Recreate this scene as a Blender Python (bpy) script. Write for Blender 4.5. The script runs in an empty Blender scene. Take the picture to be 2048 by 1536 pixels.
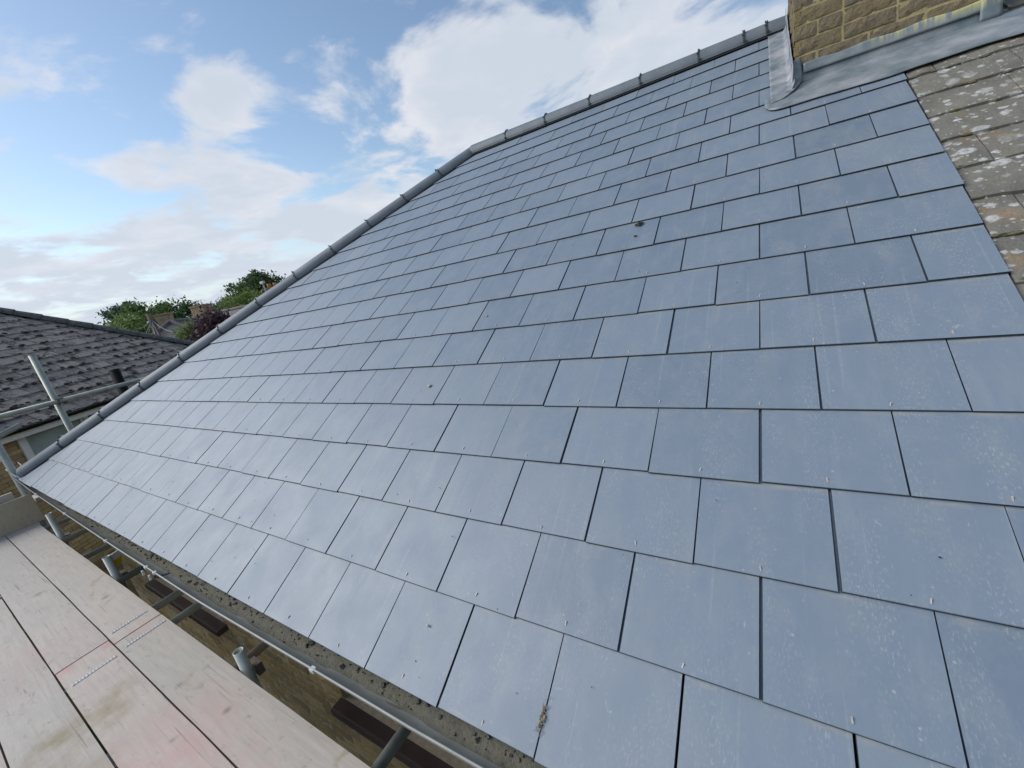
import bpy, bmesh, math, random
from mathutils import Matrix, Vector, noise as mnoise
random.seed(7)
scene = bpy.context.scene
COL = scene.collection
R = math.radians

# ------------------------------------------------------------------ camera
# x axis runs along the eave, y goes in under the roof, z is up, 0 at the eave of the slate roof
CAM = Vector((0.0271, -0.5101, 1.0769))
CX = Vector((0.84516, 0.50029, -0.18816))
CD = Vector((-0.01707, -0.32659, -0.94501))
CF = Vector((-0.53424, 0.80190, -0.26749))
cam_data = bpy.data.cameras.new('camera')
cam = bpy.data.objects.new('camera', cam_data)
COL.objects.link(cam)
cam.matrix_world = Matrix(((CX.x, -CD.x, -CF.x, CAM.x), (CX.y, -CD.y, -CF.y, CAM.y), (CX.z, -CD.z, -CF.z, CAM.z), (0, 0, 0, 1)))
cam_data.sensor_width = 36.0
cam_data.lens = 816.44 / 2048 * 36
cam_data.clip_start = 0.02
cam_data.clip_end = 6000
scene.camera = cam

def ray(px, py):
    return (CX * ((px - 1024) / 816.44) + CD * ((py - 768) / 816.44) + CF)
def at(px, py, dist):
    d = ray(px, py); h = math.hypot(d.x, d.y)
    return CAM + d * (dist / h)

# ------------------------------------------------------------------ sky and sun
SUN_EL, SUN_AZ = R(39), R(209)          # azimuth measured from +x towards +y
world = bpy.data.worlds.new('World'); scene.world = world; world.use_nodes = True
wt = world.node_tree; wt.nodes.clear()
def wn(t, **k):
    n = wt.nodes.new(t)
    for a, b in k.items(): setattr(n, a, b)
    return n
def wl(a, b): wt.links.new(a, b)
def wmath(op, a, b=None, c=None, clamp=False):
    n = wn('ShaderNodeMath', operation=op, use_clamp=clamp)
    for i, v in enumerate((a, b, c)):
        if v is None: continue
        if isinstance(v, (int, float)): n.inputs[i].default_value = v
        else: wl(v, n.inputs[i])
    return n.outputs[0]
sky = wn('ShaderNodeTexSky', sky_type='NISHITA', sun_disc=False, sun_elevation=SUN_EL)
sky.sun_rotation = math.pi / 2 - SUN_AZ
sky.air_density = 1.0; sky.dust_density = 0.6; sky.ozone_density = 1.6
tc = wn('ShaderNodeTexCoord')
nrm = wn('ShaderNodeVectorMath', operation='NORMALIZE'); wl(tc.outputs['Generated'], nrm.inputs[0])
DIR = nrm.outputs[0]
sep = wn('ShaderNodeSeparateXYZ'); wl(DIR, sep.inputs[0])
zc = wmath('MAXIMUM', sep.outputs[2], 0.0)
den = wmath('ADD', zc, 0.16)
cmb = wn('ShaderNodeCombineXYZ')
wl(wmath('DIVIDE', sep.outputs[0], den), cmb.inputs[0]); wl(wmath('DIVIDE', sep.outputs[1], den), cmb.inputs[1])
cmb.inputs[2].default_value = 5.1
n1 = wn('ShaderNodeTexNoise', noise_dimensions='3D'); wl(cmb.outputs[0], n1.inputs['Vector'])
n1.inputs['Scale'].default_value = 2.3; n1.inputs['Detail'].default_value = 7; n1.inputs['Roughness'].default_value = 0.58; n1.inputs['Distortion'].default_value = 0.3
n2 = wn('ShaderNodeTexNoise', noise_dimensions='3D'); wl(cmb.outputs[0], n2.inputs['Vector'])
n2.inputs['Scale'].default_value = 2.6; n2.inputs['Detail'].default_value = 4; n2.inputs['Roughness'].default_value = 0.5
el_ = wn('ShaderNodeMapRange', interpolation_type='SMOOTHSTEP'); wl(sep.outputs[2], el_.inputs['Value'])
el_.inputs['From Min'].default_value = 0.18; el_.inputs['From Max'].default_value = 0.52; el_.inputs['To Min'].default_value = 0.24; el_.inputs['To Max'].default_value = -0.02
cov = wmath('ADD', wmath('MULTIPLY_ADD', n1.outputs['Fac'], 1.7, -0.43), el_.outputs[0])
BLOBS = [((110, 70), .46, -.30), ((480, 10), .26, -.20), ((600, 205), .14, -.16), ((110, 295), .15, -.15), ((640, 345), .10, -.10), ((840, 330), .12, -.14), ((760, 210), .10, -.06),
         ((470, 118), .13, .24), ((410, 190), .08, .17), ((40, 215), .16, .30), ((430, 290), .20, .17), ((800, 265), .10, .09), ((980, 100), .34, .22), ((1400, 60), .55, .18), ((640, 125), .12, .17), ((250, 420), .22, .10), ((600, 440), .2, .08)]
for (px, py), rad, w in BLOBS:
    d = ray(px, py).normalized()
    vd = wn('ShaderNodeVectorMath', operation='DISTANCE'); wl(DIR, vd.inputs[0]); vd.inputs[1].default_value = d
    mr = wn('ShaderNodeMapRange', interpolation_type='SMOOTHSTEP'); wl(vd.outputs['Value'], mr.inputs['Value'])
    mr.inputs['From Min'].default_value = 0; mr.inputs['From Max'].default_value = rad
    mr.inputs['To Min'].default_value = w; mr.inputs['To Max'].default_value = 0
    cov = wmath('ADD', cov, mr.outputs[0])
mask = wn('ShaderNodeMapRange', interpolation_type='SMOOTHSTEP'); wl(cov, mask.inputs['Value'])
mask.inputs['From Min'].default_value = 0.43; mask.inputs['From Max'].default_value = 0.70
shade = wn('ShaderNodeMapRange', interpolation_type='SMOOTHSTEP')
wl(wmath('ADD', wmath('MULTIPLY', n2.outputs['Fac'], 0.9), wmath('MULTIPLY', cov, 0.42)), shade.inputs['Value'])
shade.inputs['From Min'].default_value = 0.56; shade.inputs['From Max'].default_value = 0.86
cc = wn('ShaderNodeMix', data_type='RGBA'); wl(shade.outputs[0], cc.inputs['Factor'])
cc.inputs['A'].default_value = (8.0, 8.1, 8.6, 1); cc.inputs['B'].default_value = (6.3, 6.9, 7.8, 1)
tint = wn('ShaderNodeMix', data_type='RGBA', blend_type='MULTIPLY'); tint.inputs['Factor'].default_value = 1
wl(sky.outputs[0], tint.inputs['A']); tint.inputs['B'].default_value = (1.70, 1.66, 1.55, 1)
mixc = wn('ShaderNodeMix', data_type='RGBA'); wl(wmath('MULTIPLY', mask.outputs[0], 0.94), mixc.inputs['Factor'])
wl(tint.outputs['Result'], mixc.inputs['A']); wl(cc.outputs['Result'], mixc.inputs['B'])
hz = wn('ShaderNodeMapRange', interpolation_type='SMOOTHSTEP'); wl(sep.outputs[2], hz.inputs['Value'])
hz.inputs['From Min'].default_value = 0.0; hz.inputs['From Max'].default_value = 0.22
hz.inputs['To Min'].default_value = 0.75; hz.inputs['To Max'].default_value = 0.0
hmix = wn('ShaderNodeMix', data_type='RGBA'); wl(hz.outputs[0], hmix.inputs['Factor'])
wl(mixc.outputs['Result'], hmix.inputs['A'])
hcol = wn('ShaderNodeMix', data_type='RGBA'); wl(n2.outputs['Fac'], hcol.inputs['Factor'])
hcol.inputs['A'].default_value = (5.0, 5.9, 7.3, 1); hcol.inputs['B'].default_value = (7.0, 7.6, 8.6, 1)
wl(hcol.outputs['Result'], hmix.inputs['B'])
bg = wn('ShaderNodeBackground'); bg.inputs['Strength'].default_value = 0.0505
wl(hmix.outputs['Result'], bg.inputs['Color'])
world.cycles.sampling_method = 'MANUAL'; world.cycles.sample_map_resolution = 512
wo = wn('ShaderNodeOutputWorld'); wl(bg.outputs[0], wo.inputs['Surface'])

sun_d = bpy.data.lights.new('sun', 'SUN'); sun_d.energy = 1.5; sun_d.angle = R(45); sun_d.color = (1.0, 0.975, 0.94)
sun = bpy.data.objects.new('sun', sun_d); COL.objects.link(sun)
sdir = Vector((math.cos(SUN_EL) * math.cos(SUN_AZ), math.cos(SUN_EL) * math.sin(SUN_AZ), math.sin(SUN_EL)))
sun.rotation_euler = sdir.to_track_quat('Z', 'Y').to_euler()
vs = scene.view_settings
vs.view_transform = 'Standard'; vs.look = 'None'; vs.exposure = 1.0; vs.gamma = 1.0; vs.use_curve_mapping = False

# ------------------------------------------------------------------ materials
class NT:
    def __init__(s, name, rough=0.7, spec=0.3, metal=0.0):
        s.m = bpy.data.materials.new(name); s.m.use_nodes = True
        s.t = s.m.node_tree; s.b = s.t.nodes['Principled BSDF']
        s.b.inputs['Roughness'].default_value = rough; s.b.inputs['Specular IOR Level'].default_value = spec
        s.b.inputs['Metallic'].default_value = metal
        s._tc = {}
    def n(s, t, **k):
        x = s.t.nodes.new(t)
        for a, b in k.items(): setattr(x, a, b)
        return x
    def l(s, a, b): s.t.links.new(a, b)
    def coord(s, obj=None, scale=None):
        key = (obj.name if obj else None, scale)
        if key in s._tc: return s._tc[key]
        if obj is None:
            g = s.n('ShaderNodeNewGeometry'); o = g.outputs['Position']
        else:
            c = s.n('ShaderNodeTexCoord'); c.object = obj; o = c.outputs['Object']
        if scale:
            mp = s.n('ShaderNodeVectorMath', operation='MULTIPLY'); s.l(o, mp.inputs[0]); mp.inputs[1].default_value = scale; o = mp.outputs[0]
        s._tc[key] = o
        return o
    def noise(s, scale, detail=4, rough=0.55, vec=None, dist=0.0):
        x = s.n('ShaderNodeTexNoise'); x.inputs['Scale'].default_value = scale; x.inputs['Detail'].default_value = min(detail, 5)
        x.inputs['Roughness'].default_value = rough; x.inputs['Distortion'].default_value = dist
        s.l(vec if vec is not None else s.coord(), x.inputs['Vector']); return x.outputs['Fac']
    def ramp(s, fac, stops):
        x = s.n('ShaderNodeValToRGB'); e = x.color_ramp.elements
        while len(e) < len(stops): e.new(0.5)
        for el, (p, c) in zip(e, stops):
            el.position = p; el.color = (c, c, c, 1) if isinstance(c, (int, float)) else (*c, 1)
        s.l(fac, x.inputs[0]); return x.outputs[0]
    def mix(s, fac, a, b, mode='MIX'):
        x = s.n('ShaderNodeMix', data_type='RGBA', blend_type=mode)
        for sock, v in (('Factor', fac), ('A', a), ('B', b)):
            if isinstance(v, (int, float)): x.inputs[sock].default_value = v
            elif isinstance(v, tuple): x.inputs[sock].default_value = (*v, 1)
            else: s.l(v, x.inputs[sock])
        return x.outputs['Result']
    def math(s, op, a, b=0.0, clamp=False):
        x = s.n('ShaderNodeMath', operation=op, use_clamp=clamp)
        for i, v in enumerate((a, b)):
            if isinstance(v, (int, float)): x.inputs[i].default_value = v
            else: s.l(v, x.inputs[i])
        return x.outputs[0]
    def rand(s): return s.n('ShaderNodeObjectInfo').outputs['Random']
    def col(s, c):
        if isinstance(c, tuple): s.b.inputs['Base Color'].default_value = (*c, 1)
        else: s.l(c, s.b.inputs['Base Color'])
    def rough(s, f): s.l(f, s.b.inputs['Roughness'])
    def bump(s, h, strength=0.3, dist=0.01):
        x = s.n('ShaderNodeBump'); x.inputs['Strength'].default_value = strength; x.inputs['Distance'].default_value = dist
        s.l(h, x.inputs['Height']); s.l(x.outputs[0], s.b.inputs['Normal'])

def simple(name, c, rough=0.6, spec=0.3, metal=0.0, var=0.12, scale=20.0, bump=0.0):
    t = NT(name, rough, spec, metal)
    a = tuple(max(0, x * (1 - var)) for x in c); b = tuple(min(1, x * (1 + var)) for x in c)
    nz = t.noise(scale, 5)
    t.col(t.ramp(nz, [(0.3, a), (0.7, b)]))
    if bump: t.bump(nz, bump, 0.005)
    return t.m

# ------------------------------------------------------------------ object helpers
ROOF_P = R(32.0)
RM = Matrix.Rotation(ROOF_P, 4, 'X')      # slate roof frame: u along the eave, v up the slope, n out of it
def rp(u, v, n=0.0): return RM @ Vector((u, v, n))
WM = {}
def reg(o, parent=None, mat=None):
    if mat is not None: o.matrix_basis = mat
    WM[o.name] = o.matrix_basis.copy()
    COL.objects.link(o)
    if parent is not None:
        o.parent = parent; o.matrix_parent_inverse = WM[parent.name].inverted()
    return o
def mesh(name, verts, faces, mat, smooth=False):
    me = bpy.data.meshes.new(name); me.from_pydata([tuple(v) for v in verts], [], faces); me.update()
    if mat: me.materials.append(mat)
    if smooth:
        for p in me.polygons: p.use_smooth = True
    return me
def obj(name, me, parent=None, mat=None): return reg(bpy.data.objects.new(name, me), parent, mat)
def empty(name, loc, label, cat, group=None):
    o = bpy.data.objects.new(name, None); o.empty_display_size = 0.3
    reg(o, None, Matrix.Translation(loc)); return tag(o, label, cat, group)
def tag(o, label, cat, group=None):
    o['label'] = label; o['category'] = cat
    if group: o['group'] = group
    return o
BF = [(0, 3, 2, 1), (4, 5, 6, 7), (0, 1, 5, 4), (1, 2, 6, 5), (2, 3, 7, 6), (3, 0, 4, 7)]
def bverts(x0, x1, y0, y1, z0, z1):
    return [Vector(p) for p in ((x0, y0, z0), (x1, y0, z0), (x1, y1, z0), (x0, y1, z0), (x0, y0, z1), (x1, y0, z1), (x1, y1, z1), (x0, y1, z1))]
def box(name, b, mat, parent=None, M=None, bevel=0.0, seg=2):
    me = mesh(name, bverts(*b), BF, mat)
    if bevel:
        bm = bmesh.new(); bm.from_mesh(me)
        bmesh.ops.bevel(bm, geom=bm.edges[:], offset=bevel, segments=seg, affect='EDGES', profile=0.6); bm.to_mesh(me); bm.free()
    return obj(name, me, parent, M)
def tube_geo(p0, p1, r, seg=20, wall=None, ends=True):
    p0, p1 = Vector(p0), Vector(p1); a = (p1 - p0).normalized()
    q = a.to_track_quat('Z', 'Y'); V = []; F = []
    def ring(p, rr):
        i = len(V)
        for k in range(seg):
            t = 2 * math.pi * k / seg; V.append(p + q @ Vector((math.cos(t) * rr, math.sin(t) * rr, 0)))
        return i
    def join(i, j, flip=False):
        for k in range(seg):
            f = (i + k, i + (k + 1) % seg, j + (k + 1) % seg, j + k); F.append(f[::-1] if flip else f)
    i, j = ring(p0, r), ring(p1, r); join(i, j)
    if wall:
        a1, b1 = ring(p0, r - wall), ring(p1, r - wall); join(a1, b1, True); join(b1, j, True); join(a1, i)
    elif ends: F.append(tuple(range(i + seg - 1, i - 1, -1))); F.append(tuple(range(j, j + seg)))
    return V, F
def tube(name, p0, p1, r, mat, parent=None, seg=20, wall=None):
    V, F = tube_geo(p0, p1, r, seg, wall); return obj(name, mesh(name, V, F, mat, True if seg > 8 else False), parent)
def merge(parts):
    V = []; F = []
    for v, f in parts:
        o = len(V); V += list(v); F += [tuple(i + o for i in q) for q in f]
    return V, F
def grid(nu, nv, fn):
    V = [fn(i / nu, j / nv) for j in range(nv + 1) for i in range(nu + 1)]
    F = [(j * (nu + 1) + i, j * (nu + 1) + i + 1, (j + 1) * (nu + 1) + i + 1, (j + 1) * (nu + 1) + i) for j in range(nv) for i in range(nu)]
    return V, F
def solid(o, th, off=-1.0):
    m = o.modifiers.new('thickness', 'SOLIDIFY'); m.thickness = th; m.offset = off; return o
def fn3(p, s=1.0): return mnoise.noise(Vector(p) * s)

# ------------------------------------------------------------------ setting: ground
GZ = -5.2
def mat_ground():
    t = NT('grass_ground', 0.95, 0.1); a = t.noise(0.35, 6); b = t.noise(9, 4)
    c = t.mix(t.ramp(a, [(0.4, 0.0), (0.6, 1.0)]), (0.05, 0.075, 0.022), (0.11, 0.10, 0.06)); c = t.mix(b, c, (0.09, 0.11, 0.04)); t.col(c); return t.m
g = obj('ground', mesh('ground', [(-2500, -2500, GZ), (2500, -2500, GZ), (2500, 2500, GZ), (-2500, 2500, GZ)], [(0, 1, 2, 3)], mat_ground()))
g['kind'] = 'structure'
pth = NT('concrete_path', 0.9, 0.2); pth.col(pth.ramp(pth.noise(5, 8), [(0.3, (0.20, 0.19, 0.17)), (0.7, (0.33, 0.32, 0.29))]))
p_ = box('path', (-9.2, 2.2, -3.2, 0.27, GZ + 0.004, GZ + 0.05), pth.m); p_['kind'] = 'structure'

# ------------------------------------------------------------------ house with the slate roof
house = empty('house', (-2.7, 3.9, GZ), 'yellow brick house with new blue-grey slate roof filling the picture', 'house')

# roof deck: front slope, hip end and back slope under the slates
HU0, HK = -6.555, 0.828            # hip line in the roof frame: u = HU0 + HK * v
VR = 4.56                          # ridge
def hip_u(v): return HU0 + HK * v
apex = rp(hip_u(VR), VR, -0.03)
yb = 2 * apex.y
t = NT('roof_underlay', 0.9, 0.1); t.col((0.03, 0.032, 0.036)); M_under = t.m
e0, e1 = rp(hip_u(0.0), 0.03, -0.03), rp(0.62, 0.03, -0.03)
V = [e0, e1, Vector((0.62, apex.y, apex.z)), apex, Vector((e0.x, yb - e0.y, e0.z)), Vector((0.62, yb - e0.y, e0.z))]
roof = bpy.data.objects.new('roof', None)
me = mesh('roof', [RM.inverted() @ v for v in V], [(0, 1, 2, 3), (3, 4, 0), (5, 4, 3, 2)], M_under)
roof = obj('roof', me, house, RM)

def mat_slate():
    t = NT('slate', 0.4, 0.55)
    uv = t.coord(roof)
    st = t.coord(roof, (9.0, 1.6, 1.0)); fine = t.coord(roof, (140.0, 22.0, 1.0))
    r = t.rand()
    base = t.ramp(r, [(0.0, (0.141, 0.183, 0.236)), (0.5, (0.158, 0.202, 0.256)), (1.0, (0.174, 0.217, 0.270))])
    mott = t.noise(6.5, 6, 0.72, t.coord(roof, (1.6, 1.0, 1.0)), 0.6)
    base = t.mix(t.ramp(mott, [(0.42, 0.0), (0.70, 0.55)]), base, (0.215, 0.248, 0.272))
    smear = t.noise(1.4, 7, 0.65, st, 0.4)
    # pale cement dust: more of it towards the party wall where the mortar was cut
    sx = t.n('ShaderNodeSeparateXYZ'); t.l(uv, sx.inputs[0])
    near = t.n('ShaderNodeMapRange'); t.l(sx.outputs[0], near.inputs['Value'])
    near.inputs['From Min'].default_value = -2.2; near.inputs['From Max'].default_value = 0.5
    dust = t.math('MULTIPLY', t.ramp(smear, [(0.52, 0.0), (0.74, 1.0)]), near.outputs[0])
    fsp = t.noise(1.0, 4, 0.7, t.coord(roof, (230.0, 80.0, 1.0)))
    base = t.mix(t.math('MULTIPLY', dust, 0.16), base, (0.36, 0.39, 0.40))
    base = t.mix(t.math('MULTIPLY', t.math('MULTIPLY', t.ramp(t.noise(2.6, 5, 0.6, t.coord(roof, (4.0, 1.2, 1.0))), [(0.44, 0.0), (0.62, 1.0)]), t.ramp(fsp, [(0.53, 0.0), (0.66, 1.0)])), t.math('MULTIPLY', t.math('ADD', near.outputs[0], 0.08), 0.55)), base, (0.40, 0.41, 0.39))
    # a few sharp runs of dirty water down the slope
    run = t.noise(1.0, 3, 0.5, t.coord(roof, (60.0, 1.1, 1.0)))
    base = t.mix(t.math('MULTIPLY', t.math('MULTIPLY', t.ramp(run, [(0.64, 0.0), (0.67, 1.0)]), t.ramp(fsp, [(0.35, 0.0), (0.6, 1.0)])), 0.22), base, (0.38, 0.40, 0.40))
    # small scuffs and scratches
    sc = t.noise(1.0, 5, 0.7, fine); patch = t.noise(6, 3, 0.5, uv)
    scr = t.math('MULTIPLY', t.ramp(sc, [(0.645, 0.0), (0.69, 1.0)]), t.ramp(patch, [(0.46, 0.0), (0.60, 1.0)]))
    scr = t.math('MULTIPLY', scr, t.math('ADD', near.outputs[0], 0.12))
    base = t.mix(t.math('MULTIPLY', scr, 0.6), base, (0.42, 0.42, 0.38))
    sp = t.n('ShaderNodeTexVoronoi'); sp.inputs['Scale'].default_value = 34; t.l(uv, sp.inputs['Vector'])
    spot = t.math('MULTIPLY', t.ramp(sp.outputs['Distance'], [(0.07, 1.0), (0.13, 0.0)]), t.ramp(t.noise(14, 2, 0.5, uv), [(0.55, 0.0), (0.62, 1.0)]))
    base = t.mix(t.math('MULTIPLY', t.math('MULTIPLY', spot, t.math('ADD', near.outputs[0], 0.15)), 0.55), base, (0.40, 0.40, 0.37))
    mk = t.noise(11, 5, 0.75, t.coord(roof, (1.9, 0.75, 1.0)), 1.2)
    base = t.mix(t.math('MULTIPLY', t.math('MULTIPLY', t.ramp(mk, [(0.665, 0.0), (0.70, 1.0)]), t.ramp(fsp, [(0.30, 0.2), (0.6, 1.0)])), t.math('MULTIPLY', t.math('ADD', near.outputs[0], 0.10), 0.55)), base, (0.44, 0.44, 0.39))
    # cement washed down into the head of each exposed slate
    fr = t.math('FRACT', t.math('MULTIPLY', sx.outputs[1], 4.0))
    wash = t.math('MULTIPLY', t.ramp(fr, [(0.93, 0.0), (0.985, 1.0)]), t.ramp(t.noise(7, 5, 0.65, t.coord(roof, (1.0, 3.0, 1.0))), [(0.48, 0.0), (0.62, 1.0)]))
    base = t.mix(t.math('MULTIPLY', t.math('MULTIPLY', wash, near.outputs[0]), 0.40), base, (0.40, 0.37, 0.27))
    t.col(base)
    t.rough(t.math('ADD', t.ramp(t.noise(5, 6, 0.6, uv), [(0.3, 0.42), (0.7, 0.54)]), t.math('MULTIPLY', r, 0.06)))
    gr = t.noise(1.0, 4, 0.6, t.coord(roof, (90.0, 40.0, 90.0)))
    big = t.noise(2.2, 2, 0.5, uv)
    h = t.math('ADD', t.math('MULTIPLY', gr, 0.10), big)
    t.bump(h, 0.30, 0.005)
    return t.m
M_slate = mat_slate()
TH = 0.0060; GW, GG, SL = 0.300, 0.250, 0.60
LIFT = 0.0022
TILT = -(2.4 * TH + 2.4 * LIFT) / SL
t = NT('slate_edge_shade', 0.7, 0.2); t.col(t.ramp(t.noise(40, 3), [(0.3, (0.030, 0.038, 0.05)), (0.7, (0.055, 0.065, 0.08))])); M_sedge_shade = t.m  # edge faces coloured darker to paint in the shadow line under the slate tails
W = GW - 0.0032
def slate_mesh(w, l):
    b = 0.0016
    v = [(-w / 2, 0, -TH), (w / 2, 0, -TH), (w / 2, l, -TH), (-w / 2, l, -TH), (-w / 2, b * .4, -b), (w / 2, b * .4, -b), (w / 2, l, 0), (-w / 2, l, 0), (-w / 2 + b, b, 0), (w / 2 - b, b, 0)]
    f = [(0, 3, 2, 1), (0, 1, 5, 4), (4, 5, 9, 8), (8, 9, 6, 7), (1, 2, 6, 9, 5), (3, 0, 4, 8, 7), (2, 3, 7, 6)]
    me = mesh('slate', v, f, M_slate); me.materials.append(M_sedge_shade)
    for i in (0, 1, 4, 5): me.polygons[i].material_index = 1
    return me
ME_SL = slate_mesh(W, SL)
def clip(poly, nx, ny, c):
    out = []
    for i in range(len(poly)):
        a, b = poly[i], poly[(i + 1) % len(poly)]
        da, db = nx * a[0] + ny * a[1] - c, nx * b[0] + ny * b[1] - c
        if da >= 0: out.append(a)
        if da * db < 0:
            k = da / (da - db); out.append((a[0] + (b[0] - a[0]) * k, a[1] + (b[1] - a[1]) * k))
    return out
def slate_poly(poly):
    n = len(poly); V = [(x, y, -TH) for x, y in poly] + [(x, y, 0) for x, y in poly]
    F = [tuple(range(n - 1, -1, -1)), tuple(range(n, 2 * n))] + [(i, (i + 1) % n, n + (i + 1) % n, n + i) for i in range(n)]
    me = mesh('slate', V, F, M_slate); me.materials.append(M_sedge_shade)
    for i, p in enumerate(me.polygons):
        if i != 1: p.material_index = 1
    return me
rivets = []
EDGE = 0.62
CHX0, CHX1, CHY0, CHY1 = 0.180, 0.995, 2.87, 3.73
for j in range(0, 18):
    v0 = j * GG - (0.014 if j == 0 else 0.0)
    off = 0.0 if j % 2 == 1 else 0.5          # joints on whole or half slates
    k = -26
    row = []
    while True:
        ul, ur = (k + off) * GW, (k + off + 1) * GW
        k += 1
        if ul > EDGE - 0.05: break
        if ur > EDGE - 0.06: ur = EDGE + random.uniform(-.004, .006)
        row.append([ul, ur])
        if ur >= EDGE - 0.02: break
    lim = hip_u(v0) + 0.075
    row = [r for r in row if r[1] > lim + 0.05]
    if row and row[0][1] - max(row[0][0], lim) < 0.16 and len(row) > 1:       # slate-and-a-half at the hip
        row[1][0] = row[0][0]; row.pop(0)
    for ul, ur in row:
        if ul > CHX0 - 0.02 and v0 > 3.50: continue
        l = min(SL, VR - 0.02 - v0)
        if l < 0.08: continue
        um = (ul + ur) / 2
        jit = Matrix.Translation((um + random.uniform(-.0016, .0016), v0 + random.uniform(-.0024, .0024), random.uniform(0, .0016))) @ Matrix.Rotation(random.uniform(-.0028, .0028), 4, 'Z') @ Matrix.Rotation(TILT + random.uniform(-.0022, .0006), 4, 'X') @ Matrix.Rotation(random.uniform(-.0035, .0035), 4, 'Y')
        full = abs((ur - ul) - GW) < 1e-6 and l == SL
        cut = ul < hip_u(v0 + l) + 0.075
        if full and not cut: me = ME_SL
        else:
            w = ur - ul - 0.0032
            poly = [(-w / 2, 0), (w / 2, 0), (w / 2, l), (-w / 2, l)]
            if cut: poly = clip(poly, 1, -HK, hip_u(v0) + 0.065 - um)
            if len(poly) < 3: continue
            me = slate_poly(poly)
        obj('slate', me, roof, RM @ jit)
        # copper disc rivet holding the tail of the slate
        if ur - ul > 0.2 and (not cut or ul > hip_u(v0) + 0.1) and v0 < 3.2:
            a = random.uniform(-.35, .35)
            rivets.append((um + random.uniform(-.004, .004), v0 + random.uniform(.016, .026), a))
def mat_copper():
    t = NT('copper', 0.6, 0.3, 0.2); t.col(t.ramp(t.noise(300, 2), [(0.3, (0.40, 0.33, 0.30)), (0.7, (0.56, 0.50, 0.46))])); return t.m
prt = []
for u, v, a in rivets:
    q = Matrix.Translation((u, v, 0.0008)) @ Matrix.Rotation(a, 4, 'Z') @ Matrix.Rotation(0.22, 4, 'X')
    prt.append(([q @ p for p in bverts(-.0014, .0014, -.005, .006, -.001, .0016)], BF))
V, F = merge(prt)
o = obj('copper_rivets', mesh('copper_rivets', V, F, mat_copper()), roof, RM); o['kind'] = 'stuff'
o['label'] = 'small copper rivets at the slate tails'

# hip and ridge tiles ----------------------------------------------------------
def mat_ridge():
    t = NT('ridge_tile', 0.55, 0.4)
    a = t.noise(8, 6, 0.6); b = t.noise(60, 4)
    c = t.ramp(a, [(0.3, (0.115, 0.138, 0.162)), (0.7, (0.165, 0.19, 0.215))]); c = t.mix(t.ramp(b, [(0.55, 0.0), (0.75, 0.4)]), c, (0.23, 0.235, 0.235))
    t.col(c); t.bump(t.noise(90, 4), 0.25, 0.003); return t.m
M_ridge = mat_ridge()
M_clip = simple('clip_steel', (0.055, 0.07, 0.068), 0.4, 0.5, 0.4)
M_white = simple('white_plastic', (0.72, 0.73, 0.74), 0.4, 0.4, 0, 0.05)
def tile_seg(length, r0=0.104, r1=0.098, th=0.014, seg=14, a0=-8, a1=188):
    V = []
    for y, r in ((0, r0), (length, r1)):
        for rr in (r, r - th):
            for k in range(seg + 1):
                t = R(a0 + (a1 - a0) * k / seg); V.append((math.cos(t) * rr, y, math.sin(t) * rr * 0.92))
    n = seg + 1; F = []
    for k in range(seg):
        F += [(k + 1, k, 2 * n + k, 2 * n + k + 1), (n + k, n + k + 1, 3 * n + k + 1, 3 * n + k), (k, k + 1, n + k + 1, n + k), (2 * n + k + 1, 2 * n + k, 3 * n + k, 3 * n + k + 1)]
    F += [(0, n, 3 * n, 2 * n), (n + n - 1, n - 1, 3 * n - 1, 4 * n - 1)]
    return mesh('ridge_tile', V, F, M_ridge, False)
def frame(p, d, up=Vector((0, 0, 1))):
    y = d.normalized(); x = y.cross(up).normalized(); z = x.cross(y)
    return Matrix(((x.x, y.x, z.x, p.x), (x.y, y.y, z.y, p.y), (x.z, y.z, z.z, p.z), (0, 0, 0, 1)))
def clip_geo():
    prt = []
    V = []; F = []; n = 12
    for k in range(n + 1):
        t = R(-4 + 130 * k / n); r = 0.1065
        for y in (-.005, .005):
            for rr in (r, r + .004): V.append((math.cos(t) * rr, y, math.sin(t) * rr * .93))
    for k in range(n):
        i = 4 * k; F += [(i, i + 2, i + 6, i + 4), (i + 3, i + 1, i + 5, i + 7), (i + 1, i, i + 4, i + 5), (i + 2, i + 3, i + 7, i + 6)]
    F += [(0, 1, 3, 2), (4 * n + 2, 4 * n + 3, 4 * n + 1, 4 * n)]
    prt.append((V, F))
    for ang, y, s in ((4, .010, .007), (30, -.006, .006), (52, .008, .006), (84, -.005, .006)):   # twisted lugs along the strap
        t = R(ang); c = Vector((math.cos(t) * .111, y, math.sin(t) * .111 * .93))
        prt.append(([c + p for p in bverts(-s, s, -s * .7, s * .7, -s, s)], BF))
    return merge(prt)
V, F = clip_geo(); ME_CLIP = mesh('ridge_clip', V, F, M_clip)
axis_n = -0.028
h0 = rp(hip_u(0.07), 0.07, axis_n); h1 = rp(hip_u(VR), VR, axis_n)
hd = (h1 - h0); HLn = hd.length; nseg = 12; sl = HLn / nseg
ME_HT = tile_seg(sl + 0.03)
tip = []
for i in range(nseg):
    p = h0 + hd * (i / nseg)
    o = obj('hip_tile', ME_HT if i < nseg - 1 else tile_seg(sl), roof, frame(p, hd) @ Matrix.Rotation(random.uniform(-.012, .012), 4, 'Z') @ Matrix.Rotation(random.uniform(-.006, .006), 4, 'X'))
    if i > 0:
        obj('ridge_clip', ME_CLIP, roof, frame(p, hd))
        if i < 8:
            w = frame(p, hd) @ Vector((-0.03, 0, 0.102)); 
            box('clip_cap', (-.012, .012, -.006, .006, -.004, .009), M_white, roof, frame(w, hd), 0.003)
rlen = CHX0 + 0.01 - h1.x; nr = 7; sr = 0.4715
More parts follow.
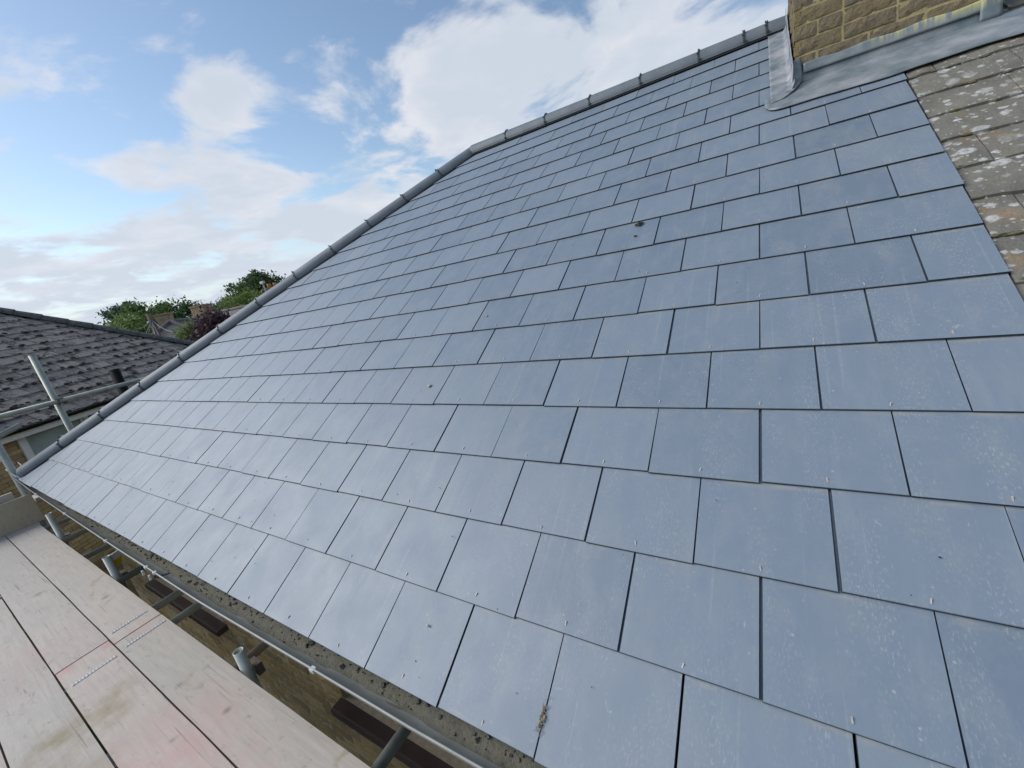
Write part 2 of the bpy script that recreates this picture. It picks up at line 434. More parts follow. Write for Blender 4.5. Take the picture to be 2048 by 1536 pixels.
for i in range(nr):
    p = h1 + Vector((i * sr, 0, 0)); ln = min(sr + 0.03, CHX0 - 0.004 - p.x)
    if ln < 0.05: break
    obj('ridge_tile', tile_seg(ln), roof, frame(p, Vector((1, 0, 0))))
    if i > 0: obj('ridge_clip', ME_CLIP, roof, frame(p, Vector((1, 0, 0))))
obj('ridge_clip', ME_CLIP, roof, frame(Vector((-0.10, h1.y, h1.z)), Vector((1, 0, 0))))
# apex mitre cap
V, F = grid(16, 6, lambda a, b: h1 + Vector((0.02 + .128 * math.cos(R(360 * a)) * math.sin(R(85 * b)), .125 * math.sin(R(360 * a)) * math.sin(R(85 * b)), .112 * math.cos(R(85 * b)))))
# black ventilated roll under hip and ridge
M_dark = simple('dry_hip_roll', (0.02, 0.022, 0.024), 0.8, 0.2)
def strip(p, q, half, nz):
    d = (q - p); x = d.cross(Vector((0, 0, 1))).normalized()
    return p, q, x
V = []; F = []
for (p, q, sgn) in ((rp(hip_u(0.02) + .02, 0.02, .006), rp(hip_u(VR) + .02, VR, .006), 1),):
    a = rp(hip_u(0.03) + .155, 0.03, .0035); b = rp(hip_u(VR - .09) + .155, VR - .09, .0035)
    V += [p, a, b, q]; F.append((0, 1, 2, 3))
o_ = len(V); V += [rp(hip_u(VR), VR, .006), rp(hip_u(VR - .13), VR - .118, .006), rp(CHX0, VR - .118, .006), rp(CHX0, VR, .006)]; F.append((o_, o_ + 1, o_ + 2, o_ + 3))
solid(obj('hip_roll', mesh('hip_roll', V, F, M_dark), roof), 0.004, 0)

# ------------------------------------------------------------------ bricks
def mat_brick(name, cols, bmp=0.005, lichen=0.25, scale=1.0):
    t = NT(name, 0.92, 0.15)
    c = t.ramp(t.rand(), [(i / (len(cols) - 1), k) for i, k in enumerate(cols)])
    n1_ = t.noise(22 * scale, 8, 0.65); n2_ = t.noise(7 * scale, 4)
    c = t.mix(t.ramp(n1_, [(0.35, 0.0), (0.7, 0.55)]), c, (0.32, 0.24, 0.11))
    c = t.mix(t.ramp(n2_, [(0.45, 0.0), (0.7, lichen)]), c, (0.16, 0.14, 0.12))
    c = t.mix(t.ramp(t.noise(150 * scale, 3), [(0.62, 0.0), (0.72, 0.55)]), c, (0.45, 0.40, 0.30))
    t.col(c); c2 = t.noise(38 * scale, 5, 0.7); c = t.mix(t.ramp(c2, [(0.54, 0.0), (0.66, 0.7 if bmp > .01 else 0.3)]), c, (0.085, 0.078, 0.066)); t.col(c); t.bump(t.noise(60 * scale, 8, 0.75), 1.0, bmp); return t.m
M_bk_ch = mat_brick('stock_brick_old', [(0.175, 0.15, 0.115), (0.20, 0.165, 0.105), (0.155, 0.14, 0.12), (0.25, 0.185, 0.08), (0.185, 0.16, 0.125)], 0.011)
M_bk = mat_brick('stock_brick', [(0.56, 0.41, 0.19), (0.44, 0.28, 0.15), (0.62, 0.46, 0.21), (0.33, 0.22, 0.15), (0.54, 0.38, 0.18), (0.60, 0.44, 0.22)], lichen=0.2)
M_bk_dirty = mat_brick('stock_brick_dirty', [(0.42, 0.31, 0.15), (0.27, 0.195, 0.11), (0.48, 0.355, 0.17), (0.24, 0.185, 0.13)], lichen=0.4)
def mat_mortar(name, a, b):
    t = NT(name, 0.95, 0.1); t.col(t.ramp(t.noise(30, 7, 0.65), [(0.3, a), (0.7, b)])); t.bump(t.noise(120, 6), 0.7, 0.006); return t.m
M_mort_ch = mat_mortar('buff_mortar', (0.31, 0.255, 0.13), (0.46, 0.385, 0.21))
M_mort = mat_mortar('grey_mortar', (0.30, 0.26, 0.19), (0.46, 0.41, 0.32))
def brick_mesh(name, l, h, d, mat, rng, rough=0.003, nx=7, nz=3):
    """a weathered brick, face towards -y, origin at the middle of the face"""
    V = []; F = []
    s = rng.uniform(0, 50)
    def pt(a, b):
        x, z = (a - .5) * l, (b - .5) * h
        edge = min(a, 1 - a) < 1e-6 or min(b, 1 - b) < 1e-6
        y = fn3((x, s, z), 30) * rough * 1.4 + fn3((x, s + 9, z), 90) * rough * .6
        if edge: y += rough * .9; x += fn3((x, z, s), 40) * rough; z += fn3((z, x, s), 40) * rough
        return Vector((x, y, z))
    V, F = grid(nx, nz, pt); n = len(V)
    ring = [i for i in range(nx + 1)] + [(j + 1) * (nx + 1) - 1 for j in range(1, nz + 1)] + [nz * (nx + 1) + i for i in range(nx - 1, -1, -1)] + [j * (nx + 1) for j in range(nz - 1, 0, -1)]
    for i in ring: V.append(Vector((V[i].x, d, V[i].z)))
    m = len(ring)
    for k in range(m): F.append((ring[(k + 1) % m], ring[k], n + k, n + (k + 1) % m))
    return mesh(name, V, F, mat)
rng = random.Random(3)

# chimney -----------------------------------------------------------------------
CZ0, CZ1 = 1.55, 3.15
core = box('chimney', (CHX0 + .006, CHX1 - .006, CHY0 + .006, CHY1 - .006, CZ0, CZ1), M_mort_ch, house)
var = {}
def bk(l, mat, h=0.065, d=0.03, rough=0.003):
    key = (round(l, 3), mat.name, h); 
    if key not in var: var[key] = [brick_mesh('brick', l, h, d, mat, rng, rough) for _ in range(4)]
    return rng.choice(var[key])
z = 1.787; row = 0
while z < CZ1 - 0.07:
    for face in ('front', 'left', 'right'):
        x0, x1 = (CHX0, CHX1) if face == 'front' else (CHY0, CHY1)
        x = x0; first = True; i = 0
        if face != 'front' and z < 1.85: continue
        while x < x1 - 0.03:
            l = 0.215 if not ((row % 2 == 1) and first) else 0.1025
            if face == 'front' and row % 4 == 3 and i == 1: l = 0.1025
            l = min(l, x1 - x)
            if l < 0.05: break
            if x1 - (x + l + .01) < 0.055: l = x1 - x
            first = False; i += 1
            c = x + l / 2; jt = rng.uniform(-.003, .003)
            if face == 'front': Mx = Matrix.Translation((c, CHY0 + jt, z + .0325)) @ Matrix.Rotation(rng.uniform(-.012, .012), 4, 'Y')
            elif face == 'left': Mx = Matrix.Translation((CHX0 + jt, c, z + .0325)) @ Matrix.Rotation(-math.pi / 2, 4, 'Z')
            else: Mx = Matrix.Translation((CHX1 - jt, c, z + .0325)) @ Matrix.Rotation(math.pi / 2, 4, 'Z')
            obj('brick', bk(l - 0.002, M_bk_ch, 0.064, rough=0.0036), core, Mx)
            x += l + 0.011
    z += 0.0755; row += 1
box('corbel', (CHX0 - .03, CHX1 + .03, CHY0 - .03, CHY1 + .03, CZ1 + .002, CZ1 + .15), M_bk_ch, house)
for x in (0.40, 0.77):
    V, F = tube_geo((x, 3.3, CZ1 + .152), (x, 3.3, CZ1 + .50), 0.115, 20, 0.02); o = obj('chimney_pot', mesh('chimney_pot', V, F, simple('terracotta', (0.35, 0.16, 0.08), 0.85), True), house)

# lead flashing -------------------------------------------------------------------
def mat_lead(name, pale, stain):
    t = NT(name, 0.48, 0.45, 0.15)
    c = t.ramp(t.noise(9, 7, 0.6, None, 0.5), [(0.25, (0.11, 0.145, 0.165)), (0.5, (0.17, 0.205, 0.22)), (0.75, (0.25, 0.275, 0.29))])
    c = t.mix(t.ramp(t.noise(5, 6, 0.65, t.coord(None, (1, 1.5, 1.5))), [(0.42, 0.0), (0.66, pale)]), c, (0.44, 0.43, 0.45))
    if stain:
        sx = t.n('ShaderNodeSeparateXYZ'); t.l(t.coord(), sx.inputs[0])
        zz = t.n('ShaderNodeMapRange'); t.l(sx.outputs[2], zz.inputs['Value']); zz.inputs['From Min'].default_value = 1.838; zz.inputs['From Max'].default_value = 1.885
        xx = t.n('ShaderNodeMapRange'); t.l(sx.outputs[0], xx.inputs['Value']); xx.inputs['From Min'].default_value = 0.45; xx.inputs['From Max'].default_value = 0.62
        st = t.noise(1.0, 4, 0.6, t.coord(None, (42, 1, 5)))
        k = t.math('MULTIPLY', t.math('MULTIPLY', t.ramp(st, [(0.42, 0.0), (0.55, 1.0)]), zz.outputs[0]), xx.outputs[0])
        c = t.mix(t.math('MULTIPLY', k, 0.85), c, (0.58, 0.56, 0.22))
    t.col(c); t.bump(t.noise(14, 4), 0.15, 0.008); return t.m
M_lead = mat_lead('lead', 0.6, False); M_lead_cov = mat_lead('lead_stained', 0.25, True); M_lead_pale = mat_lead('lead_pale', 1.0, False)
def outline_sheet(name, pts, fn, th, mat, parent):
    V = [fn(*p) for p in pts]; o = obj(name, mesh(name, V, [tuple(range(len(pts)))], mat), parent)
    return solid(o, th, 0)
# apron: rounded lower left corner, dressed down over the slates and on over the old tiles
vf = CHY0 / math.cos(ROOF_P) - 0.012
def apron_pt(a, b):
    u = 0.028 + a * 1.55
    lo = 3.085 + 0.012 * math.sin(u * 9) + 0.008 * fn3((u, 0, 0), 8)
    if u < 0.11: lo += 0.10 * (1 - math.sqrt(max(0, 1 - ((0.11 - u) / 0.083) ** 2)))
    hi = vf + 0.004 if u > 0.185 else 3.30
    v = lo + (hi - lo) * b
    n = 0.0085 + 0.002 * fn3((u * 7, v * 9, 2)) + 0.003 * max(0, math.sin(b * 3.1)) 
    return rp(u, v, n)
V, F = grid(70, 8, apron_pt); solid(obj('lead_apron', mesh('lead_apron', V, F, M_lead, True), roof), 0.004, 0)
V, F = grid(40, 4, lambda a, b: Vector((CHX0 + .012 + a * (CHX1 - CHX0), CHY0 - .012 - .006 * (1 - b) + .002 * fn3((a * 9, b, 5)), 1.768 + b * .082)))
solid(obj('lead_upstand', mesh('lead_upstand', V, F, M_lead, True), roof), 0.003, 0)
V, F = grid(60, 5, lambda a, b: Vector((CHX0 + .042 + a * .76, CHY0 - .021 - .004 * (1 - b) + .003 * fn3((a * 12, b * 2, 1)), 1.833 + b * (.050 + .004 * math.sin(a * 21)))))
solid(obj('cover_flashing', mesh('cover_flashing', V, F, M_lead_cov, True), roof), 0.004, 0)
V, F = grid(6, 8, lambda a, b: Vector((CHX1 - .065 + a * .075, CHY0 - .030 + .012 * (a - .5) ** 2, 1.785 + b * .15)))
solid(obj('corner_flashing', mesh('corner_flashing', V, F, M_lead_cov, True), roof), 0.004, 0)
# side sheet, shows the slate courses through it
def side_pt(a, b):
    u = 0.058 + a * (CHX0 - 0.062); v = 3.27 + b * 1.17
    fr = (v / GG) % 1.0
    n = 0.006 + TH * (1 - fr) * 1.2 - .002 + 0.0007 * fn3((u * 20, v * 14, 0)) + 0.05 * max(0, a - .86) / .14
    if fr > .985: n += 0.0
    return rp(u, v, n)
V, F = grid(10, 110, side_pt); solid(obj('side_flashing', mesh('side_flashing', V, F, M_lead_pale, True), roof), 0.003, 0)
def side_up(a, b):
    v = 3.30 + a * 1.15; p = rp(CHX0 - .008, v, 0.045); return Vector((CHX0 - .011 + .003 * fn3((v * 8, b, 0)), p.y, p.z + b * (.075 + .03 * ((v / .17) % 1))))
V, F = grid(60, 3, side_up); solid(obj('step_flashing', mesh('step_flashing', V, F, M_lead_pale, True), roof), 0.003, 0)
# lead folded round the front left corner, sweeping out to the left at the foot
EP = [Vector((.186, 2.854, 1.915)), Vector((.190, 2.848, 1.86)), Vector((.187, 2.838, 1.80)), rp(.158, 3.285, .022), rp(.115, 3.235, .017), rp(.062, 3.222, .015)]
EW = [Vector((.024, .004, 0)), Vector((.025, .003, 0)), Vector((.028, .0, -.004)), (rp(.020, -.022, 0)), (rp(.008, -.034, 0)), (rp(-.002, -.030, 0))]
def ear(a, b):
    t_ = (1 - b) * (len(EP) - 1.0001); i = int(t_); k = t_ - i; k = k * k * (3 - 2 * k) * .5 + k * .5
    return EP[i].lerp(EP[i + 1], k) + EW[i].lerp(EW[i + 1], k) * (a * 2 - 1) + Vector((0, -.003, .002)) * math.sin(a * math.pi)
V, F = grid(8, 24, ear); solid(obj('corner_fold', mesh('corner_fold', V, F, M_lead_pale, True), roof), 0.004, 0)

# ------------------------------------------------------------------ front wall, windows, eaves
WY, WX0, WX1 = 0.29, -5.98, 0.62
def mat_wallfill(name, ca, cb, rotz=0.0):
    t = NT(name, 0.92, 0.15); br = t.n('ShaderNodeTexBrick')
    c = t.n('ShaderNodeNewGeometry'); rot = t.n('ShaderNodeVectorRotate', rotation_type='Z_AXIS'); rot.inputs['Angle'].default_value = rotz
    t.l(c.outputs['Position'], rot.inputs['Vector'])
    s = t.n('ShaderNodeSeparateXYZ'); t.l(rot.outputs[0], s.inputs[0]); k = t.n('ShaderNodeCombineXYZ'); t.l(s.outputs[0], k.inputs[0]); t.l(s.outputs[2], k.inputs[1])
    t.l(k.outputs[0], br.inputs['Vector']); br.inputs['Scale'].default_value = 1; br.inputs['Brick Width'].default_value = .225; br.inputs['Row Height'].default_value = .075; br.inputs['Mortar Size'].default_value = .006
    br.inputs['Color1'].default_value = (*ca, 1); br.inputs['Color2'].default_value = (*cb, 1); br.inputs['Mortar'].default_value = (.26, .23, .18, 1)
    t.col(t.mix(t.ramp(t.noise(9, 6), [(.4, 0.0), (.7, .6)]), br.outputs['Color'], (.14, .11, .07))); t.bump(br.outputs['Fac'], -0.5, 0.006); return t.m
M_fill = mat_wallfill('brick_wall_fill', (.26, .18, .08), (.18, .11, .06))
WINS = [(-4.92, -3.50), (-2.06, -0.55)]; WZ0, WZ1 = -1.06, -0.28
prt = [(bverts(WX0, WX1, WY, WY + .1, GZ, -1.80), BF), (bverts(WX0, WX1, WY, WY + .1, WZ1, -.02), BF)]
xs = [WX0] + [c for w in WINS for c in w] + [WX1]
for i in range(0, len(xs), 2): prt.append((bverts(xs[i], xs[i + 1], WY + .003, WY + .1, WZ0, WZ1), BF))
prt.append((bverts(WX0, WX1, WY + .003, WY + .1, -1.798, WZ0), BF))
prt.append((bverts(WX0, WX0 + .1, WY + .102, 7.2, GZ, -.02), BF))
V, F = merge(prt); wall = obj('wall', mesh('wall', V, F, M_fill), house)
wall.data.materials.append(M_mort)
for p in wall.data.polygons:
    if 12 <= p.index < 12 + 6 * (len(xs) // 2 + 1): p.material_index = 1
z = -1.795; row = 0
while z < -0.86:
    x = WX0 + (0 if row % 2 == 0 else -0.112)
    while x < -0.9:
        l = 0.215
        a, b = max(x, WX0), x + l
        hide = any(z + .065 > WZ0 + .003 and b > w0 and a < w1 for w0, w1 in WINS)
        if hide:
            for w0, w1 in WINS:
                if b > w0 and a < w1:
                    if a < w0 - .05: b = w0; hide = False
                    elif b > w1 + .05: a = w1; hide = False
        if not hide and b - a > .05:
            c = (a + b) / 2
            obj('brick', bk(round(b - a, 2), M_bk_dirty, 0.065, 0.02, 0.003), wall, Matrix.Translation((c, WY + rng.uniform(-.003, .002), z + .0325)))
        x += 0.225
    z += 0.075; row += 1
M_frame_d = simple('dark_window_frame', (0.022, 0.018, 0.018), 0.45, 0.4)
M_sill = simple('brown_sill_paint', (0.050, 0.030, 0.030), 0.5, 0.4, 0, 0.2, 9)
def mat_glass(name, c, rough=0.05):
    t = NT(name, rough, 0.5); t.col(t.ramp(t.noise(3, 3), [(0.3, tuple(x * .8 for x in c)), (0.7, tuple(x * 1.2 for x in c))])); return t.m
M_glass_d = mat_glass('dark_window_glass', (0.010, 0.016, 0.022))
for w0, w1 in WINS:
    wn_ = box('window', (w0, w1, WY + .082, WY + .10, WZ0 + .05, WZ1), M_glass_d, house)
    for k, (a, b, c, d) in enumerate(((w0, w1, WZ0 + .002, WZ0 + .07), (w0, w1, WZ1 - .06, WZ1 - .002), (w0 + .001, w0 + .055, WZ0 + .072, WZ1 - .062), (w1 - .055, w1 - .001, WZ0 + .072, WZ1 - .062))):
        box('window_frame', (a, b, WY + .055, WY + .08, c, d), M_frame_d, wn_, None, .004)
    n = 3
    for k in range(1, n):
        x = w0 + (w1 - w0) * k / n; box('mullion', (x - .02, x + .02, WY + .057, WY + .079, WZ0 + .072, WZ1 - .062), M_frame_d, wn_)
    sill = box('sill', (w0 - .03, w1 + .03, WY - .075, WY + .054, WZ0 - .05, WZ0 - .002), M_sill, wn_, None, .016, 3)
M_fascia = simple('white_fascia', (0.66, 0.66, 0.64), 0.5, 0.4, 0, 0.06)
box('fascia', (-6.30, EDGE, 0.050, 0.072, -.22, -.045), M_fascia, house)
box('soffit', (-6.28, EDGE, 0.074, WY - .002, -.22, -.205), M_fascia, house)

# gutter -----------------------------------------------------------------------------
def mat_gutter():
    t = NT('gutter_plastic', 0.55, 0.35)
    c = t.ramp(t.noise(6, 7, 0.6), [(0.3, (0.17, 0.185, 0.175)), (0.7, (0.25, 0.265, 0.25))])
    c = t.mix(t.ramp(t.noise(30, 6, 0.7), [(0.55, 0.0), (0.75, 0.5)]), c, (0.14, 0.135, 0.115)); t.col(c); return t.m
def mat_silt():
    t = NT('gutter_silt', 0.95, 0.1)
    c = t.ramp(t.noise(12, 7, 0.65), [(0.3, (0.125, 0.122, 0.10)), (0.5, (0.175, 0.170, 0.135)), (0.72, (0.14, 0.14, 0.125))])
    t.col(t.mix(t.ramp(t.noise(110, 3), [(0.6, 0.0), (0.7, 0.8)]), c, (0.06, 0.055, 0.045))); t.bump(t.noise(70, 6, 0.7), 0.8, 0.01); return t.m
M_gut = mat_gutter(); M_silt = mat_silt()
LIP = [(-6.72, -.006), (-6.4, -.016), (-5.5, -.036), (-4.4, -.052), (-3.2, -.068), (-2.1, -.078), (-1.2, -.074), (-.8, -.072), (-.5, -.066), (2.6, -.066)]
def lip(x):
    for (a, ya), (b, yb_) in zip(LIP, LIP[1:]):
        if a <= x <= b:
            k = (x - a) / (b - a); return ya + (yb_ - ya) * k
    return LIP[-1][1]
GR = 0.056; GZ0 = -0.030
gx = [-6.72 + i * .08 for i in range(int(9.2 / .08))]
V = []; F = []; n = 14
for x in gx:
    y = lip(x) + GR; zz = GZ0 + .004 * fn3((x, 0, 0), 1.3)
    for k in range(n + 1):
        t_ = math.pi + math.pi * k / n; V.append((x, y + math.cos(t_) * GR, zz + math.sin(t_) * GR * .95))
m = n + 1
for i in range(len(gx) - 1):
    for k in range(n): F.append((i * m + k, i * m + k + 1, (i + 1) * m + k + 1, (i + 1) * m + k))
gutter = solid(obj('gutter', mesh('gutter', V, F, M_gut, True), house), 0.003, 0)
M_lip = simple('gutter_lip', (0.30, 0.30, 0.28), 0.4, 0.4, 0, 0.12, 12)
prt = []
for a, b in zip(gx, gx[1:]):
    pa = Vector((a, lip(a) - .001, GZ0 + .004 * fn3((a, 0, 0), 1.3) + .003)); pb = Vector((b, lip(b) - .001, GZ0 + .004 * fn3((b, 0, 0), 1.3) + .003))
    prt.append(tube_geo(pa, pb, .0034, 8, None, False))
V, F = merge(prt); obj('lip_bead', mesh('lip_bead', V, F, M_lip, True), gutter)
# silt lying in the gutter
def silt_pt(a, b):
    x = -6.5 + a * 9.0; y = lip(x) + GR; h = -.050 + .006 * fn3((x * 1.3, 0, 3)) + .005 * fn3((x * 9, b * 6, 0)) + .016 * b * b
    zz = GZ0 + h; s = math.sqrt(max(0.0002, (GR - .003) ** 2 - (h / .95) ** 2))
    return Vector((x, y - s + 2 * s * b, zz))
V, F = grid(420, 6, silt_pt); o = obj('silt', mesh('silt', V, F, M_silt, True), gutter); o['kind'] = 'stuff'; o['label'] = 'brown silt settled along the gutter'
prt = []
for i in range(520):
    x = rng.uniform(-5.6, .3); b = 1 - abs(rng.gauss(0, .3)) % 1; p = silt_pt((x + 6.5) / 9.0, b); s = rng.choice((.002, .0022, .0028, .0035, .006)) * rng.uniform(.6, 1.1)
    Q = Matrix.Translation(p + Vector((0, 0, s * .4))) @ Matrix.Rotation(rng.uniform(0, 6), 4, (rng.random(), rng.random(), 1))
    prt.append(([Q @ Vector((v.x * s * rng.uniform(.7, 1.4), v.y * s, v.z * s * .7)) for v in bverts(-1, 1, -1, 1, -1, 1)], BF))
V, F = merge(prt); o = obj('grit', mesh('grit', V, F, simple('grit', (0.13, 0.12, 0.10), 0.9, 0.1, 0, 0.6, 40)), gutter); o['kind'] = 'stuff'; o['label'] = 'grit and crumbs of mortar in the gutter'
# union, straps, stop end
xu = -2.62
M_grey = simple('light_grey_plastic', (0.46, 0.47, 0.46), 0.5, 0.3, 0, 0.1)
V, F = grid(3, 16, lambda a, b: Vector((xu - .012 + a * .024, lip(xu) + GR - math.cos(math.pi * b) * (GR - .003), GZ0 - math.sin(math.pi * b) * (GR - .003) * .95)))
solid(obj('gutter_union', mesh('gutter_union', V, F, M_clip, True), gutter), .002, 0)
for x in (-2.72, -2.60, -1.24, -3.42, -4.46, -5.55):
    y = lip(x); box('gutter_clip', (x - .011, x + .011, y - .008, y + .008, GZ0 - .008, GZ0 + .007), M_grey, gutter, None, .003)
for x in (-2.74, -2.64):
    y = lip(x); box('gutter_clip', (x - .006, x + .006, y - .022, y - .012, GZ0 - .04, GZ0 - .012), M_grey, gutter, None, .003)
M_pale = simple('pale_plastic', (0.60, 0.63, 0.65), 0.4, 0.4, 0, 0.1)
V, F = grid(14, 10, lambda a, b: Vector((-6.60 - .27 * a, .045 - .01 * a - math.cos(math.pi * b * 1.2) * (.047 + .008 * a), .002 + .07 * a - math.sin(math.pi * b * 1.2) * .047)))
solid(obj('gutter_end', mesh('gutter_end', V, F, M_pale, True), gutter), .004, 0)

# ------------------------------------------------------------------ adjoining house with old tiles (right)
adj = empty('adjoining_house', (2.0, 3.9, GZ), 'adjoining house with old brown lichen-spotted roof tiles right of the slates', 'house')
AX1 = 3.2
V = [RM.inverted() @ v for v in (rp(EDGE + .004, 0.03, -.05), rp(AX1, 0.03, -.05), rp(AX1, VR, -.05), rp(EDGE + .004, VR, -.05), Vector((EDGE + .004, yb, -.05)), Vector((AX1, yb, -.05)))]
aroof = obj('roof', mesh('roof', V, [(0, 1, 2, 3), (3, 2, 5, 4)], M_under), adj, RM)
box('wall', (EDGE + .004, AX1, WY, yb - WY, GZ, -.06), M_fill, adj)
def mat_oldtile():
    t = NT('old_concrete_tile', 0.93, 0.15); uv = t.coord(aroof)
    c = t.ramp(t.noise(7, 7, 0.65, uv), [(0.28, (0.125, 0.12, 0.107)), (0.5, (0.18, 0.172, 0.148)), (0.72, (0.235, 0.22, 0.185))])
    c = t.mix(t.ramp(t.rand(), [(0.0, 0.0), (1.0, 0.35)]), c, (0.20, 0.185, 0.155))
    c = t.mix(t.ramp(t.noise(4, 4, 0.5, uv), [(0.57, 0.0), (0.70, 0.6)]), c, (0.38, 0.23, 0.125))
    moss = t.noise(16, 7, 0.7, uv, 0.6); c = t.mix(t.ramp(moss, [(0.56, 0.0), (0.72, 0.75)]), c, (0.205, 0.175, 0.07))
    wob = t.n('ShaderNodeVectorMath', operation='MULTIPLY_ADD'); nn = t.n('ShaderNodeTexNoise'); nn.inputs['Scale'].default_value = 45; nn.inputs['Detail'].default_value = 4; t.l(uv, nn.inputs['Vector'])
    t.l(nn.outputs['Color'], wob.inputs[0]); wob.inputs[1].default_value = (.026, .026, 0); t.l(uv, wob.inputs[2])
    for sc, lo, hi, pr_ in ((13, .30, .38, .45), (26, .27, .36, .50), (60, .22, .32, .62)):
        vo = t.n('ShaderNodeTexVoronoi'); vo.inputs['Scale'].default_value = sc; t.l(wob.outputs[0], vo.inputs['Vector'])
        sepc = t.n('ShaderNodeSeparateColor'); t.l(vo.outputs['Color'], sepc.inputs[0])
        on = t.math('MULTIPLY', t.ramp(vo.outputs['Distance'], [(lo, 1.0), (hi, 0.0)]), t.math('GREATER_THAN', sepc.outputs[0], pr_))
        c = t.mix(t.math('MULTIPLY', on, t.math('MULTIPLY', t.ramp(t.noise(60, 4, .6, uv), [(.35, .25), (.6, .95)]), t.ramp(t.noise(5, 3, .5, uv), [(.32, .2), (.48, 1.0)]))), c, (0.54, 0.54, 0.52))
    t.col(c); t.bump(t.noise(55, 8, 0.7, uv), 0.8, 0.01); return t.m
M_old = mat_oldtile()
def old_tile(w, l, sd):
    th = 0.026
    def top(a, b):
        x = (a - .5) * w; y = b * l
        z = .005 * fn3((x * 9, y * 9, sd)) + .0035 * math.sin(a * 3.1)
        if b < .01: z -= .004; y += .009 * fn3((x * 14, sd, 0))
        return Vector((x, y, z))
    V, F = grid(5, 4, top); n = len(V)
    front = list(range(6)); lf = [j * 6 for j in range(5)]; rt = [j * 6 + 5 for j in range(5)]
    for ch, fl in ((front, 0), (lf, 1), (rt, 0)):
        k = len(V); V += [V[i] - Vector((0, 0, th)) for i in ch]
        for i in range(len(ch) - 1):
            f = (ch[i + 1], ch[i], k + i, k + i + 1); F.append(f if not fl else f[::-1])
    return mesh('tile', V, F, M_old)
OG, OW = 0.2215, 0.335
OT = [old_tile(OW - .004, .34, i * 7.3) for i in range(5)]
vt = 1.47 - 6 * OG
k = 0; tails = []
while vt < VR - .1:
    x = EDGE + .006; idx = round((vt - 1.47) / OG)
    ph = {5: -.06, 4: .0}.get(idx, (.10 if idx % 2 else .0))
    u0 = EDGE + .006 + ph - (OW if ph > 0 else 0)
    while u0 < AX1:
        a, b = max(u0, EDGE + .006), u0 + OW
        if b - a > .04 and not (a < CHX1 + .02 and vt > 3.12 and vt < 4.3 and b < CHX1 + .25):
            tilt = Matrix.Rotation(-.062 + rng.uniform(-.004, .004), 4, 'X')
            me = rng.choice(OT) if b - a > OW - .002 else old_tile(b - a - .004, .34, rng.uniform(0, 40))
            obj('tile', me, aroof, RM @ Matrix.Translation(((a + b) / 2, vt + rng.uniform(-.003, .003), -.006)) @ tilt @ Matrix.Rotation(rng.uniform(-.006, .006), 4, 'Y'))
            tails.append((a, b, vt))
        u0 += OW
    vt += OG
M_moss = simple('moss', (0.13, 0.12, 0.07), 0.95, 0.05, 0, 0.5, 60)
M_mossd = simple('dark_moss', (0.05, 0.05, 0.035), 0.95, 0.05, 0, 0.4, 60)
def lump(c, sx, sy, sz, sd, seg=8, rings=4, M_=None):
    def f(a, b):
        th, ph = 2 * math.pi * a, math.pi / 2 * b; r = 1 + .35 * fn3((math.cos(th) * 2 * (1 - b), math.sin(th) * 2 * (1 - b), b * 2 + sd))
        p = Vector((math.cos(th) * math.cos(ph) * sx * r, math.sin(th) * math.cos(ph) * sy * r, math.sin(ph) * sz * r)); return c + (M_ @ p if M_ else p)
    return grid(seg, rings, f)
prt = []
for a, b, v in tails:
    if v < .9 or v > 3.2 or a > 1.4: continue
    for i in range(rng.randint(2, 5)):
        u = rng.uniform(a, b); prt.append(lump(rp(u, v + rng.uniform(-.004, .006), -.012), rng.uniform(.006, .022), rng.uniform(.004, .008), rng.uniform(.003, .007), rng.uniform(0, 90), M_=RM.to_3x3()))
V, F = merge(prt); o = obj('moss', mesh('moss', V, F, M_moss), aroof); o['kind'] = 'stuff'; o['label'] = 'moss growing along the tile edges'
prt = [lump(rp(.668 + i * .017, 1.476 + .004 * (i % 2), -.012), .016, .014, .016, i * 3.1, M_=RM.to_3x3()) for i in range(7)]
V, F = merge(prt); o = obj('moss_clump', mesh('moss_clump', V, F, M_mossd), aroof)

# ------------------------------------------------------------------ scaffold
def mat_galv(name, a, b, rust=0.3):
    t = NT(name, 0.5, 0.4, 0.35); n_ = t.noise(14, 7, 0.6, t.coord(None, (1, 1, .5)))
    c = t.ramp(n_, [(0.3, a), (0.7, b)]); c = t.mix(t.ramp(t.noise(40, 6, 0.7), [(0.55, 0.0), (0.72, rust)]), c, (0.20, 0.14, 0.09)); t.col(c); t.bump(t.noise(80, 4), 0.2, 0.002); return t.m
M_galv = mat_galv('galvanised_tube', (0.30, 0.345, 0.33), (0.44, 0.48, 0.46)); M_galv_l = mat_galv('galvanised_tube_weathered', (0.25, 0.28, 0.25), (0.40, 0.42, 0.37), 0.4)
M_tube_r = mat_galv('rusty_tube', (0.30, 0.25, 0.24), (0.42, 0.36, 0.35), 0.5)
M_coup = simple('coupler_steel', (0.12, 0.105, 0.09), 0.6, 0.4, 0.4, 0.35, 60)
PZ = -0.55; TR = 0.0242
sc = empty('scaffold', (-3.0, -0.6, GZ), 'galvanised tube scaffold frame along the eave and round the corner', 'scaffold')
ZT = PZ - .038 - .0005 - TR
for x, mt in ((-1.25, M_galv), (-2.335, M_tube_r), (-3.15, M_galv), (-3.46, M_galv), (-4.19, M_galv), (-5.08, M_galv), (-5.84, M_galv), (-6.55, M_galv), (-.2, M_galv), (.9, M_galv)):
    tube('transom', (x, -1.55, ZT), (x, WY - .012, ZT), TR, mt, sc, 24, .004)
ZL = ZT - 2 * TR - .001
for y in (-.30, -1.35 - TR * 2): tube('ledger', (-7.2, y, ZL), (2.6, y, ZL), TR, M_galv, sc, 20, .004)
